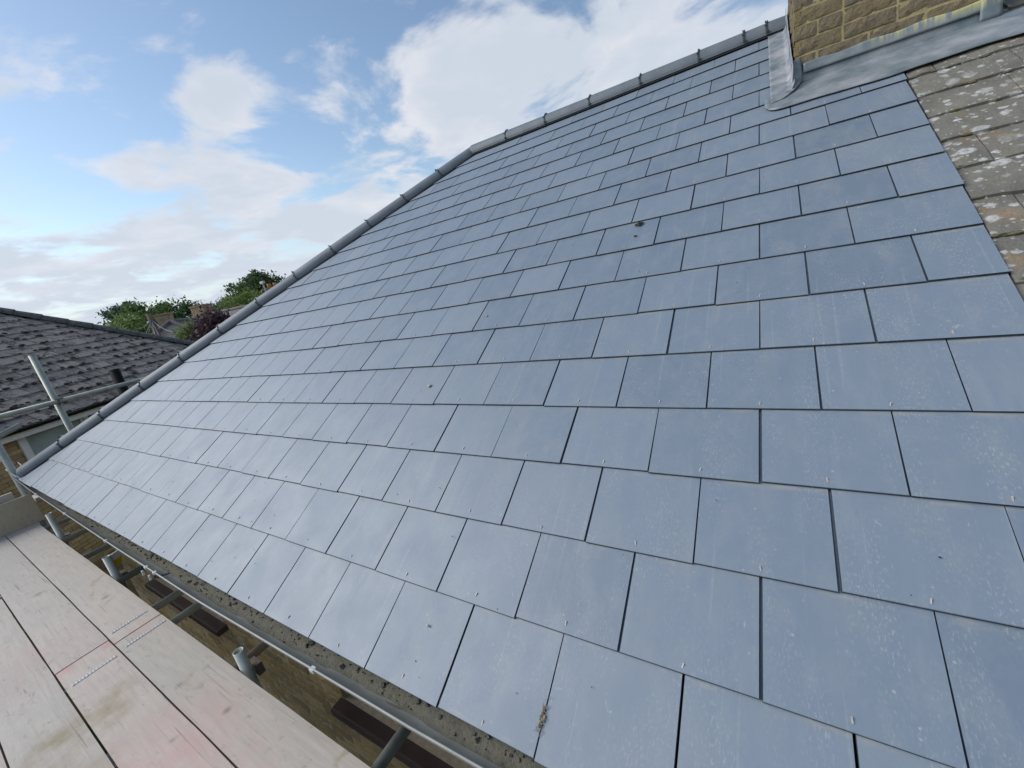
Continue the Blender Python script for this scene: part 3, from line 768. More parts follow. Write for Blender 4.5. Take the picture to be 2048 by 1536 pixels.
for x, zt in ((-2.24, -.462), (-4.25, -.405), (-5.90, -.318), (-.1, -.45)):
    tube('standard', (x, 0.002, GZ), (x + .012, 0.002, zt), TR, M_galv, sc, 28, .004)
    for zz in (ZT, ):
        V, F = merge([(bverts(x - .04, x + .04, .03, .062, zz - .035, zz + .03), BF), tube_geo((x - .045, .04, zz), (x - .075, .04, zz + .01), .012, 8)])
        obj('coupler', mesh('coupler', V, F, M_coup), sc)
for x in (-6.2, -4.2, -2.2, -.1, 2.0): tube('standard', (x, -1.46, GZ), (x, -1.46, .7), TR, M_galv_l, sc, 20, .004)
tube('standard', (-6.765, .012, GZ), (-6.765, .008, 1.6), .030, M_galv_l, sc, 24, .004)
tube('standard', (-6.93, .60, GZ), (-6.93, .565, 1.17), .030, M_galv_l, sc, 24, .004)
tube('guard_rail', (-6.885, -1.5, .615), (-6.885, 4.4, .615), .026, M_galv_l, sc, 24, .004)
tube('brace', (-6.92, -1.3, .02), (-6.92, .235, .470), .030, M_galv_l, sc, 24, .004)
V, F = merge([(bverts(-6.955, -6.865, .555, .625, .588, .645), BF), tube_geo((-6.86, .575, .62), (-6.84, .575, .63), .013, 10), tube_geo((-6.91, .60, .60), (-6.91, .65, .60), .012, 10)])
o = obj('coupler', mesh('coupler', V, F, M_coup), sc)
bm = bmesh.new(); bm.from_mesh(o.data); bmesh.ops.bevel(bm, geom=bm.edges[:], offset=.004, segments=1, affect='EDGES'); bm.to_mesh(o.data); bm.free()
tube('standard', (-6.93, 3.4, GZ), (-6.93, 3.4, 1.1), TR, M_galv_l, sc, 20, .004)

def mat_board(name, tone):
    t = NT(name, 0.85, 0.2); uv = t.coord()
    gr = t.noise(1.0, 8, 0.65, t.coord(None, (5, 60, 20)), 0.6); big = t.noise(2.2, 6, 0.6)
    c = t.ramp(gr, [(0.28, tuple(x * .88 for x in tone)), (0.55, tone), (0.78, tuple(min(1, x * 1.08) for x in tone))])
    c = t.mix(t.ramp(big, [(0.45, 0.0), (0.72, 0.55)]), c, (tone[0] * .82, tone[1] * .86, tone[2] * .88))
    sp = t.noise(28, 6, 0.7, t.coord(None, (.6, 1, 1)), 0.3); c = t.mix(t.ramp(sp, [(0.60, 0.0), (0.69, 0.55)]), c, (0.25, 0.225, 0.20))
    br = t.noise(6, 5, 0.6, t.coord(None, (1, 1.6, 1)), 1.0); c = t.mix(t.ramp(br, [(0.62, 0.0), (0.72, 0.55)]), c, (0.33, 0.26, 0.17))
    ck = t.noise(1.0, 3, 0.5, t.coord(None, (2.5, 130, 1)), 0.8); c = t.mix(t.ramp(ck, [(0.66, 0.0), (0.71, 0.6)]), c, (0.20, 0.165, 0.14))
    # pink marker paint near the board ends, greenish-brown stain across the near boards
    def spot(cx, cy, r_, colr, amt, c):
        d = t.n('ShaderNodeVectorMath', operation='DISTANCE'); mp = t.n('ShaderNodeVectorMath', operation='MULTIPLY'); t.l(uv, mp.inputs[0]); mp.inputs[1].default_value = (1, 1, 0)
        t.l(mp.outputs[0], d.inputs[0]); d.inputs[1].default_value = (cx, cy, 0)
        k = t.math('SUBTRACT', 1.0, t.math('DIVIDE', d.outputs['Value'], r_), True)
        k = t.math('MULTIPLY', t.math('MULTIPLY', k, t.ramp(t.noise(9, 5, .6), [(.35, .2), (.65, 1.6)])), amt, True)
        return t.mix(k, c, colr)
    for cx, cy, r_, a in ((-3.27, -.455, .055, 1.3), (-3.26, -.275, .045, 1.3), (-3.20, -.10, .14, .45), (-2.1, -.38, .40, .5), (-1.75, -.40, .35, .45), (-3.6, -.60, .5, .25)): c = spot(cx, cy, r_, (0.56, 0.36, 0.33), a, c)
    for cx, cy, r_, a in ((-2.62, -.44, .14, 1.0), (-2.70, -.58, .22, .8), (-2.35, -.72, .35, .75), (-2.75, -.36, .10, .9)): c = spot(cx, cy, r_, (0.33, 0.275, 0.185), a * .8, c)
    for cx, cy, r_, a in ((-1.95, -.40, .028, 2.2), (-1.80, -.43, .024, 2.2), (-1.72, -.40, .03, 2.2), (-2.15, -.33, .022, 2.0), (-2.45, -.20, .03, 1.8), (-2.05, -.16, .025, 1.6), (-4.6, -.35, .05, 1.4), (-3.9, -.13, .035, 1.6)): c = spot(cx, cy, r_, (0.27, 0.235, 0.20), a * .45, c)
    t.col(c); t.bump(gr, 0.25, 0.003); return t.m
M_b1 = mat_board('scaffold_board_grey', (0.47, 0.435, 0.39)); M_b2 = mat_board('scaffold_board_pinkish', (0.53, 0.465, 0.415)); M_b3 = mat_board('scaffold_board_pale', (0.52, 0.475, 0.425))
def mat_plate():
    t = NT('nail_plate', 0.5, 0.5, 0.0); w = t.n('ShaderNodeTexWave', wave_type='BANDS', bands_direction='Y'); w.inputs['Scale'].default_value = 22; w.inputs['Distortion'].default_value = 3; w.inputs['Detail'].default_value = 2
    t.l(t.coord(), w.inputs['Vector']); t.col(t.ramp(w.outputs['Fac'], [(0.3, (0.34, 0.35, 0.36)), (0.6, (0.52, 0.53, 0.54))])); return t.m
M_plate = mat_plate()
BG = 'scaffold boards of the working platform'
def board(x0, x1, y0, y1, z1, mat, label, plates=(), rot=0.0, warp=.003, sd=0.0):
    nx = max(8, int((x1 - x0) / .12)); th = .038
    def f(a, b):
        x = x0 + (x1 - x0) * a; y = y0 + (y1 - y0) * b; zz = z1 + warp * fn3((x * .7, sd, b)) * min(1, a * 6, (1 - a) * 6)
        wob = .0025 * fn3((x * 2.2, sd + 3, 0)) * (1 if b < .5 else -1)
        if b in (0, 1): zz -= .002; y += wob
        if a in (0, 1): zz -= .002
        return Vector((x, y, zz))
    V, F = grid(nx, 6, f); n = len(V); w = nx + 1
    ring = list(range(w)) + [(j + 1) * w - 1 for j in range(1, 7)] + [6 * w + i for i in range(nx - 1, -1, -1)] + [j * w for j in range(5, 0, -1)]
    for i in ring: V.append(Vector((V[i].x, V[i].y, z1 - th)))
    m_ = len(ring)
    for k in range(m_): F.append((ring[(k + 1) % m_], ring[k], n + k, n + (k + 1) % m_))
    F.append(tuple(n + k for k in range(m_ - 1, -1, -1)))
    c = Vector(((x0 + x1) / 2, (y0 + y1) / 2, z1))
    o = bpy.data.objects.new('scaffold_board', mesh('scaffold_board', [v - c for v in V], F, mat)); reg(o, None, Matrix.Translation(c) @ Matrix.Rotation(rot, 4, 'Z')); tag(o, label, 'board', BG)
    for px_, a, b in plates:
        prt = [(bverts(px_ - .011, px_ + .011, a, b, z1 + .0004, z1 + .0028), BF)]
        k = a + .008
        while k < b - .004:
            prt.append((bverts(px_ - .008, px_ + .004, k, k + .004, z1 + .003, z1 + .0042), BF)); k += .013
        V, F = merge(prt); obj('end_plate', mesh('end_plate', V, F, M_plate), o)
    return o
board(-3.215, .68, -.257, -.030, PZ, M_b1, 'grey scaffold board nearest the gutter, running out of frame below', ((-3.11, -.235, -.045),), sd=1)
board(-6.70, -3.228, -.257, -.030, PZ, M_b3, 'far scaffold board beside the gutter ending at the upright toe board', ((-3.36, -.235, -.06),), sd=2)
board(-3.300, .60, -.489, -.264, PZ, M_b2, 'pinkish scaffold board with red paint at its end, second from the gutter', ((-3.08, -.465, -.285),), sd=3)
board(-6.70, -3.313, -.489, -.264, PZ, M_b3, 'far scaffold board second from the gutter, meeting the red-painted end', (), sd=4)
board(-4.9, -1.0, -.722, -.497, PZ, M_b3, 'pale scaffold board third from the gutter with yellow-brown stain', (), sd=5)
board(-4.4, -.6, -.954, -.729, PZ, M_b2, 'scaffold board fourth from the gutter at the bottom left corner', (), sd=6)
board(-4.4, -.6, -1.186, -.961, PZ, M_b1, 'outermost scaffold board, past the left edge of the picture', (), sd=8)
M_toe = mat_board('toe_board', (0.47, 0.41, 0.31))
def plank(name, b, mat, label, cat='board', bev=.004):
    c = Vector(((b[0] + b[1]) / 2, (b[2] + b[3]) / 2, b[4])); o = box(name, (b[0] - c.x, b[1] - c.x, b[2] - c.y, b[3] - c.y, 0, b[5] - b[4]), mat, None, Matrix.Translation(c), bev)
    return tag(o, label, cat)
plank('toe_board', (-6.742, -6.704, -1.40, .035, PZ - .004, -.235), M_toe, 'weathered toe board standing upright across the far end of the platform')
plank('toe_board', (-6.80, -6.766, -1.30, -.07, -.50, -.165), M_b2, 'pale pinkish board standing just behind the weathered toe board')
plank('scaffold_board', (-7.02, -6.80, .05, 3.9, -.36, -.322), M_b2, 'pinkish board end poking out beside the toe board under the gutter')

# inspection tag hanging on the second inner standard
tq = CAM + ray(229, 1120) * ((0.040 - CAM.y) / ray(229, 1120).y)
tgm = Matrix.Translation(tq) @ Matrix.Rotation(R(-62), 4, 'Z') @ Matrix.Rotation(R(-14), 4, 'X')
ab = empty('scaffold_tag', tq, 'small white and yellow inspection tag hanging behind the second tube stub', 'tag')
box('white_card', (-.045, .045, -.006, .006, .004, .062), M_white, ab, tgm, .003); box('yellow_holder', (-.047, .047, -.008, .008, -.05, .002), simple('yellow_plastic', (0.65, 0.47, 0.02), 0.45, 0.4, 0, 0.08), ab, tgm, .003)
box('printed_line', (-.034, .034, -.0075, -.0065, .022, .028), M_clip, ab, tgm)

# ------------------------------------------------------------------ neighbour with the weathered hipped roof (left)
TH_E = R(117); E_ = Vector((math.cos(TH_E), math.sin(TH_E), 0)); N_ = Vector((E_.y, -E_.x, 0))     # E_ along its eave, N_ out of its front wall
O_ = CAM - N_ * 9.0; O_.z = 0; NP = R(36); NZ = 0.13; NL = 11.6
NM = Matrix(((E_.x, -N_.x, 0, O_.x), (E_.y, -N_.y, 0, O_.y), (0, 0, 1, 0), (0, 0, 0, 1)))            # local: e along eave, d inwards, z up
def npnt(e, d, z): return NM @ Vector((e, d, z))
nb = empty('neighbour_house', npnt(6, 4, GZ), 'neighbouring yellow brick house with dark weathered hipped tile roof at the left', 'house')
NRM = NM @ Matrix.Translation((0, 0, NZ)) @ Matrix.Rotation(NP, 4, 'X')     # roof frame of the neighbour
E0 = -4.0; half = (NL - E0) / 2; DM = 6.0
cN, sN = math.cos(NP), math.sin(NP)
V = [(E0, 0.02, -.03), (NL, 0.02, -.03), (NL - DM, DM / cN, -.03), (E0 + DM, DM / cN, -.03)]
Vw = [NRM @ Vector(v) for v in V] + [npnt(NL, 2 * DM, NZ), npnt(E0, 2 * DM, NZ)]
nroof = obj('roof', mesh('roof', [NRM.inverted() @ v for v in Vw], [(0, 1, 2, 3), (1, 4, 2), (4, 5, 3, 2), (5, 0, 3)], M_under), nb, NRM)
def mat_ntile():
    t = NT('weathered_tile', 0.94, 0.12); uv = t.coord(nroof)
    c = t.ramp(t.rand(), [(0.0, (0.165, 0.15, 0.14)), (0.5, (0.245, 0.225, 0.205)), (1.0, (0.32, 0.295, 0.262))])
    c = t.mix(t.ramp(t.noise(11, 7, 0.65, uv), [(0.35, 0.0), (0.7, 0.7)]), c, (0.33, 0.305, 0.27))
    mo = t.noise(5, 7, 0.7, uv, 0.5); c = t.mix(t.ramp(mo, [(0.50, 0.0), (0.62, 0.85)]), c, (0.075, 0.067, 0.065))
    c = t.mix(t.ramp(t.noise(7, 4, 0.5, t.coord(nroof, (1, 1.7, 1))), [(0.655, 0.0), (0.69, 0.8)]), c, (0.42, 0.43, 0.43))
    t.col(c); t.bump(t.noise(40, 8, 0.7, uv), 0.9, 0.02); return t.m
M_nt = mat_ntile()
NG, NW = 0.255, 0.335
def n_tile(w, l, sd, e_clip=None):
    th = .020
    def top(a, b):
        x = (a - .5) * w; y = b * l; zz = .006 * fn3((x * 6, y * 6, sd)); y += .010 * fn3((x * 9, sd, 1)) if b < .01 else 0
        return Vector((x, y, zz))
    V, F = grid(4, 2, top); n = len(V); front = list(range(5)); lf = [0, 5, 10]; rt = [4, 9, 14]
    for ch, fl in ((front, 0), (lf, 1), (rt, 0)):
        k = len(V); V += [V[i] - Vector((0, 0, th)) for i in ch]
        for i in range(len(ch) - 1):
            f = (ch[i + 1], ch[i], k + i, k + i + 1); F.append(f if not fl else f[::-1])
    return mesh('tile', V, F, M_nt)
NT_ = [n_tile(NW - .016, .33, i * 5.1) for i in range(6)]
ntl = []
for j in range(0, 18):
    v = j * NG - .03
    emax = NL - (v + NG) * cN; e = 4.05 + (.5 * NW if j % 2 else 0) - (1.2 + j * .1)
    e = 4.3 - ((j * .0) % NW) + (.5 * NW if j % 2 else 0)
    while e < emax + .05:
        if e > 4.2:
            mm = NRM @ Matrix.Translation((e, v + rng.uniform(-.012, .012), rng.uniform(0, .008))) @ Matrix.Rotation(-.06 + rng.uniform(-.012, .012), 4, 'X') @ Matrix.Rotation(rng.uniform(-.015, .015), 4, 'Z') @ Matrix.Rotation(rng.uniform(-.015, .015), 4, 'Y')
            obj('tile', rng.choice(NT_), nroof, mm); ntl.append((e, v))
        e += NW
prt = []
for e, v in ntl:
    for i in range(rng.choice((1, 2, 2, 3, 4))):
        p = NRM @ Vector((e + rng.uniform(-.16, .16), v + rng.uniform(-.015, .05), .004)); s = rng.uniform(.014, .062)
        prt.append(lump(p, s, s * rng.uniform(.4, .8), s * rng.uniform(.3, .5), rng.uniform(0, 90), 6, 3, NRM.to_3x3()))
V, F = merge(prt); o = obj('moss', mesh('moss', V, F, simple('roof_moss', (0.055, 0.045, 0.042), 0.95, 0.05, 0, 0.6, 25)), nroof); o['kind'] = 'stuff'; o['label'] = 'dark moss cushions on the weathered tiles'
M_nhip = simple('weathered_hip_tile', (0.10, 0.105, 0.10), 0.94, 0.1, 0, 0.5, 18, 0.8)
ha, hb = NRM @ Vector((NL, 0, 0)), NRM @ Vector((NL - 5.6, 5.6 / cN, 0)); hdv = hb - ha; nh = int(hdv.length / .42)
def hip_cap():
    V = []; sg = 6
    for y, r in ((0, .175), (.44, .15)):
        for rr in (r, r - .02):
            for k in range(sg + 1):
                t_ = R(4 + 172 * k / sg); V.append((math.cos(t_) * rr, y, math.sin(t_) * rr * .75 - .02))
    n = sg + 1; F = []
    for k in range(sg): F += [(k + 1, k, 2 * n + k, 2 * n + k + 1), (n + k, n + k + 1, 3 * n + k + 1, 3 * n + k), (k, k + 1, n + k + 1, n + k)]
    F += [(0, n, 3 * n, 2 * n), (2 * n - 1, n - 1, 3 * n - 1, 4 * n - 1)]
    return mesh('hip_tile', V, F, M_nhip)
ME_NH = hip_cap()
for i in range(nh):
    obj('hip_tile', ME_NH, nroof, frame(ha + hdv * (i / nh) + Vector((0, 0, -.03)), hdv) @ Matrix.Rotation(rng.uniform(-.02, .02), 4, 'Z'))
# walls
M_fill_n = mat_wallfill('neighbour_brick_fill', (.30, .21, .09), (.22, .14, .065), R(-117))
WD = 0.25
w0, w1 = 5.88, 7.02
def nbox(name, b, mat, parent, bev=0.0): return box(name, b, mat, parent, NM, bev)
prt = [(bverts(E0 + .3, w0, WD + .004, WD + .12, GZ, NZ - .12), BF), (bverts(w1, NL - .25, WD + .01, WD + .12, GZ, NZ - .12), BF), (bverts(w0 + .001, w1 - .001, WD + .012, WD + .12, GZ, -1.25), BF), (bverts(NL - .37, NL - .25, WD + .122, 11.5, GZ, NZ - .12), BF)]
V, F = merge(prt); nwall = obj('wall', mesh('wall', V, F, M_fill_n), nb, NM)
z = NZ - .20; row = 0
nv = {}
def nbk(l):
    if l not in nv: nv[l] = [mesh('brick', bverts(-l / 2, l / 2, 0, .03, -.0325, .0325), BF, M_bk) for _ in range(1)]
    return nv[l][0]
while z > -2.75:
    e = 4.95 + (.112 if row % 2 else 0)
    e1 = w0 if z > -1.25 else 6.9
    while e < e1 - .03:
        l = round(min(.215, e1 - e), 3)
        # only where the photograph looks: left of the window and down behind the scaffold
        lo = 5.75 - .45 * max(0, -(z + .9)) * 0 if z < -1.0 else 4.95
        if l > .05 and not (z < -1.05 and e < 5.15):
            obj('brick', nbk(l), nwall, NM @ Matrix.Translation((e + l / 2, WD - .001 + rng.uniform(-.003, .002), z)))
        e += .225
    z -= .075; row += 1
M_upvc = simple('white_upvc', (0.70, 0.70, 0.68), 0.35, 0.45, 0, 0.04)
nw = nbox('window', (w0, w1, WD + .03, WD + .06, -1.24, NZ - .13), M_upvc, nb)
nbox('pane', (w0 + .135, w1 - .12, WD + .020, WD + .028, -1.12, NZ - .225), mat_glass('frosted_glass', (0.27, 0.32, 0.31), 0.35), nw)
for a, b, c, d in ((w0 + .002, w0 + .075, -1.23, NZ - .132), (w1 - .075, w1 - .002, -1.23, NZ - .132), (w0 + .077, w1 - .077, NZ - .20, NZ - .132), (w0 + .077, w1 - .077, -1.23, -1.15)):
    nbox('window_frame', (a, b, WD - .025, WD + .029, c, d), M_upvc, nw, .006)
for a, b, c, d in ((w0 + .080, w0 + .130, -1.145, NZ - .205), (w1 - .122, w1 - .080, -1.145, NZ - .205)):
    nbox('sash', (a, b, WD + .0, WD + .0285, c, d), M_upvc, nw, .006)
nbox('fascia', (E0, NL, .02, .045, NZ - .20, NZ - .035), simple('cream_fascia', (0.66, 0.65, 0.59), 0.6, 0.3, 0, 0.1), nb)
nbox('soffit', (E0, NL, .047, WD + .008, NZ - .15, NZ - .135), M_upvc, nb)
M_black = simple('black_plastic', (0.006, 0.007, 0.010), 0.6, 0.12)
V = []; F = []
for e in (E0, NL):
    for k in range(11):
        t_ = math.pi + math.pi * k / 10; V.append((e, -.035 + math.cos(t_) * .052, NZ - .045 + math.sin(t_) * .052))
for k in range(10): F.append((k, k + 1, 12 + k, 11 + k))
solid(obj('gutter', mesh('gutter', V, F, M_black, True), nb, NM), .004, 0)
pp = npnt(7.56, -.14, 0); tube('soil_pipe', (pp.x, pp.y, GZ), (pp.x, pp.y, .66), .085, M_black, nb, 20, .004)
sp_ = npnt(5.52, WD - .1, 0)
nbox('wall_vent', (5.42, 5.60, WD - .03, WD + .01, -.36, -.19), M_upvc, nb, .004)

# ------------------------------------------------------------------ distant houses
M_far_roof = simple('far_grey_tiles', (0.15, 0.145, 0.135), 0.95, 0.1, 0, 0.25, 2.5)
M_far_roof2 = simple('far_brown_tiles', (0.20, 0.185, 0.165), 0.95, 0.1, 0, 0.25, 2.5)
M_far_wall = simple('far_brick', (0.27, 0.19, 0.11), 0.95, 0.1, 0, 0.3, 4)
M_far_ch = simple('far_stock_brick', (0.30, 0.235, 0.15), 0.95, 0.1, 0, 0.35, 6)
M_terra = simple('terracotta_pot', (0.42, 0.19, 0.09), 0.85, 0.15)
M_flash = simple('pale_flashing', (0.55, 0.55, 0.56), 0.6)
def far_house(ridge_a, ridge_b, span, drop, hipa, hipb, label, rmat, chim=None, chs=(.9, .6, 1.3), pots=2):
    a, b = Vector(ridge_a), Vector(ridge_b); d = (b - a); d.z = 0; L_ = d.length; d.normalize(); s = Vector((d.y, -d.x, 0))
    ez = a.z - drop
    h = empty('house', (a + b) / 2 * 1.0 - Vector((0, 0, (a.z + b.z) / 2 - GZ)), label, 'house', 'houses beyond the neighbour')
    A0 = a - d * hipa; B0 = b + d * hipb
    Vr = [a, b, A0 + s * span, B0 + s * span, B0 - s * span, A0 - s * span]
    for i in (2, 3, 4, 5): Vr[i] = Vector((Vr[i].x, Vr[i].y, ez))
    Fr = [(0, 2, 3, 1), (1, 3, 4), (1, 4, 5, 0), (0, 5, 2)]
    rf = obj('roof', mesh('roof', Vr, Fr, rmat), h); solid(rf, .08, -1)
    # hip and ridge cappings
    for p, q in ((a, b), (a, Vr[2]), (b, Vr[3]), (a, Vr[5]), (b, Vr[4])): tube('ridge_capping', p + Vector((0, 0, .02)), q + Vector((0, 0, .02)), .11, rmat, rf, 8)
    # courses of tiles as shallow steps on both long slopes
    prt = []
    for sd in (1, -1):
        i0, i1 = (2, 3) if sd == 1 else (5, 4)
        for k in range(1, 12):
            t_ = k / 12; p = a.lerp(Vr[i0], t_); q = b.lerp(Vr[i1], t_); n_ = Vector((0, 0, .03)); o2 = (Vr[i0] - a).normalized() * .05
            prt.append(([p + n_ * .2, q + n_ * .2, q + n_ + o2 * .2, p + n_ + o2 * .2, p + o2, q + o2], [(0, 1, 2, 3), (3, 2, 5, 4)]))
    V, F = merge(prt); obj('tile_courses', mesh('tile_courses', V, F, rmat), rf)
    i = .35
    c = [A0 + d * i + s * (span - i), B0 - d * i + s * (span - i), B0 - d * i - s * (span - i), A0 + d * i - s * (span - i)]
    Vw = [Vector((p.x, p.y, GZ)) for p in c] + [Vector((p.x, p.y, ez - .02)) for p in c]
    obj('wall', mesh('wall', Vw, [(0, 1, 5, 4), (1, 2, 6, 5), (2, 3, 7, 6), (3, 0, 4, 7)], M_far_wall), h)
    if chim is not None:
        cpos = Vector(chim); w, dp, hh = chs
        Mx = Matrix.Translation(cpos) @ Matrix(((d.x, s.x, 0, 0), (d.y, s.y, 0, 0), (0, 0, 1, 0), (0, 0, 0, 1)))
        ch = box('chimney', (-w / 2, w / 2, -dp / 2, dp / 2, -hh - 1.2, 0), M_far_ch, h, Mx, .02)
        box('chimney_cap', (-w / 2 - .05, w / 2 + .05, -dp / 2 - .05, dp / 2 + .05, .002, .10), M_far_ch, ch, Mx, .02)
        box('flashing', (-w / 2 - .03, w / 2 + .03, -dp / 2 - .03, dp / 2 + .03, -hh - .2, -hh + .02), M_flash, ch, Mx)
        for k in range(pots):
            p = Mx @ Vector(((k - (pots - 1) / 2) * .32, 0, .10)); tube('chimney_pot', p, p + Vector((0, 0, .22)), .11, M_terra, ch, 10, .02)
    return h
pA = at(341, 643, 30); far_house(pA, pA + Vector((-7, 4.5, 0)), 4.2, 3.0, 4.2, 4.2, 'distant hipped grey roof with squat chimney, left of the larger roof', M_far_roof, at(327, 631, 31.5), (.8, .7, 1.0), 0)
pB0 = at(404, 632, 37); pB1 = at(520, 606, 33); pB1.z = pB0.z
far_house(pB0, pB1, 4.6, 3.3, 4.6, 4.0, 'distant long brown-grey roof with tall chimney behind the purple tree', M_far_roof2, at(402, 613, 37.2), (1.15, .8, 1.3), 0)
pC = at(548, 590, 27); hc = far_house(pC, pC + Vector((5, 5, 0)), 4.2, 3.0, 4.2, 4.2, 'distant house with terracotta-topped chimney just above the slate hip', M_far_roof, at(547, 578, 27), (.85, .7, .9), 2)
# television mast beside that chimney
ma = at(536, 592, 26.5); mb = at(525, 566, 26.5)
tv = empty('aerial_mast', ma, 'thin pale aerial mast leaning beside the far terracotta-topped chimney', 'aerial')
M_mast = simple('grey_mast', (0.45, 0.45, 0.45), 0.5, 0.4)
mdir = mb - ma; tube('mast', ma - mdir * .6, mb, .035, M_mast, tv, 8); box('antenna_head', (-.16, .16, -.07, .07, -.05, .09), M_mast, tv, Matrix.Translation(mb), .02)

# ------------------------------------------------------------------ telegraph pole with drop wires
tp = at(299, 632, 24)
pole = empty('telegraph_pole', (tp.x, tp.y, GZ), 'wooden telegraph pole with drop wires fanning out above the weathered roof', 'pole')
M_wood = simple('pole_timber', (0.16, 0.12, 0.09), 0.9, 0.1, 0, 0.3); M_wire = simple('pale_wire', (0.28, 0.29, 0.30), 0.5, 0.3)
tube('post', (tp.x, tp.y, GZ), tp + Vector((0, 0, .1)), .11, M_wood, pole, 12)
tube('pole_collar', tp + Vector((0, 0, -.35)), tp + Vector((0, 0, -.22)), .18, M_clip, pole, 12)
for ex, ey in ((286, 668), (292, 670), (317, 668), (309, 672), (330, 655), (278, 652)):
    q = at(ex, ey, 22.5); A_ = tp + Vector((0, 0, -.15)); q2 = A_ + (q - A_) * 1.5
    prt = []
    for i in range(6):
        f0, f1 = i / 6, (i + 1) / 6
        prt.append(tube_geo(A_.lerp(q2, f0) - Vector((0, 0, .12 * math.sin(math.pi * f0))), A_.lerp(q2, f1) - Vector((0, 0, .12 * math.sin(math.pi * f1))), .008, 6, None, False))
    V, F = merge(prt); obj('wire', mesh('wire', V, F, M_wire), pole)

# ------------------------------------------------------------------ trees
def mat_leaf(name, a, b, c):
    t = NT(name, 0.6, 0.25); f = t.noise(1.3, 5); g2 = t.noise(11, 2)
    k = t.mix(t.ramp(f, [(0.35, 0.0), (0.65, 1.0)]), a, b); t.col(t.mix(t.ramp(g2, [(0.45, 0.0), (0.7, 0.8)]), k, c))
    tr = t.n('ShaderNodeBsdfTranslucent'); tr.inputs['Color'].default_value = (*c, 1); ms = t.n('ShaderNodeMixShader'); ms.inputs[0].default_value = .25
    out = t.t.nodes['Material Output']; t.l(t.b.outputs[0], ms.inputs[1]); t.l(tr.outputs[0], ms.inputs[2]); t.l(ms.outputs[0], out.inputs['Surface']); return t.m
L_dark = mat_leaf('leaf_dark', (0.034, 0.066, 0.030), (0.052, 0.098, 0.036), (0.085, 0.14, 0.05))
L_mid = mat_leaf('leaf_mid', (0.052, 0.105, 0.032), (0.09, 0.16, 0.042), (0.13, 0.20, 0.06))
L_blue = mat_leaf('leaf_bluegreen', (0.07, 0.11, 0.085), (0.09, 0.14, 0.10), (0.13, 0.18, 0.13))
L_yel = mat_leaf('leaf_yellowgreen', (0.10, 0.17, 0.045), (0.16, 0.23, 0.06), (0.22, 0.29, 0.10))
L_pur = mat_leaf('leaf_purple', (0.042, 0.024, 0.033), (0.075, 0.040, 0.052), (0.11, 0.065, 0.078))
M_bark = simple('bark', (0.10, 0.08, 0.06), 0.95, 0.05, 0, 0.3)
def tree(name, top, base, rx, rz, leaf, label, n=5000, size=.16, clumps=42, spiky=0.0, seed=0, gappy=.26):
    """top: highest point of the crown; rx, rz: crown half width and half height"""
    rg = random.Random(seed); c = Vector((top.x, top.y, top.z - rz))
    t = empty(name, (top.x, top.y, GZ), label, 'tree' if name.endswith('tree') else 'shrub', 'trees and shrubs beyond the roofs')
    cl = []
    for i in range(clumps):
        th, u = rg.uniform(0, 2 * math.pi), rg.uniform(-.85, 1); r = rg.uniform(.45, 1.0) ** .5; q = math.sqrt(1 - u * u)
        tap = 1 - spiky * max(0, u); p = Vector((math.cos(th) * q * rx * r * tap, math.sin(th) * q * rx * r * tap, u * rz * (.93 if r > .9 else r)))
        cl.append((c + p, rg.uniform(.5, 1.15)))
    V = []; F = []
    for i in range(n):
        p, k = rg.choice(cl); g_ = Vector((rg.gauss(0, 1), rg.gauss(0, 1), rg.gauss(0, .8))); p = p + g_ * (rx * gappy * k * .62)
        s = size * rg.uniform(.5, 1.25); a = Vector((rg.gauss(0, 1), rg.gauss(0, 1), rg.gauss(0, 1))).normalized(); b = a.orthogonal().normalized(); b.rotate(Matrix.Rotation(rg.uniform(0, 6.28), 3, a))
        d = a.cross(b); i0 = len(V); V += [p - b * s, p + d * s * .45, p + b * s, p - d * s * .45]; F.append((i0, i0 + 1, i0 + 2, i0 + 3))
    obj('crown', mesh('crown', V, F, leaf), t)
    prt = []
    tr0 = Vector((top.x, top.y, GZ)); r0 = max(.05, rx * .09)
    def cone(p, q, r1, r2):
        a = (q - p).normalized().to_track_quat('Z', 'Y'); sg = 7
        return ([p + a @ Vector((math.cos(6.283 * k / sg) * r1, math.sin(6.283 * k / sg) * r1, 0)) for k in range(sg)] + [q + a @ Vector((math.cos(6.283 * k / sg) * r2, math.sin(6.283 * k / sg) * r2, 0)) for k in range(sg)], [(k, (k + 1) % sg, sg + (k + 1) % sg, sg + k) for k in range(sg)])
    fork = Vector((top.x, top.y, c.z - rz * .45)); prt.append(cone(tr0, fork, r0, r0 * .7)); prt.append(cone(fork, c + Vector((0, 0, rz * .5)), r0 * .7, r0 * .2))
    for p, k in cl[:12]: prt.append(cone(fork.lerp(c, rg.uniform(0, .8)), p, r0 * .35, r0 * .08))
    V, F = merge(prt); obj('trunk', mesh('trunk', V, F, M_bark), t)
    return t
tree('loose_tree', at(236, 606, 85), None, 2.0, 2.4, L_blue, 'small loose blue-green tree, leftmost on the skyline', 2600, .26, 14, 0, 1, .34)
tree('bushy_tree', at(273, 615, 56), None, 2.9, 3.2, L_mid, 'broad mid green bushy tree rising just behind the weathered hip', 10000, .20, 60, 0, 2, .34)
tree('bushy_tree', at(243, 634, 52), None, 2.0, 2.2, L_yel, 'low yellow-green bush at the left foot of the bushy tree', 5000, .17, 34, 0, 12, .34)
tree('ragged_tree', at(326, 608, 60), None, 2.1, 3.4, L_dark, 'ragged dark green tree with thin spikes between the two chimneys', 7500, .20, 48, .4, 3, .34)
tree('ragged_tree', at(300, 618, 58), None, 2.0, 2.8, L_dark, 'dark green tree behind the telegraph pole', 6500, .20, 42, .2, 13, .34)
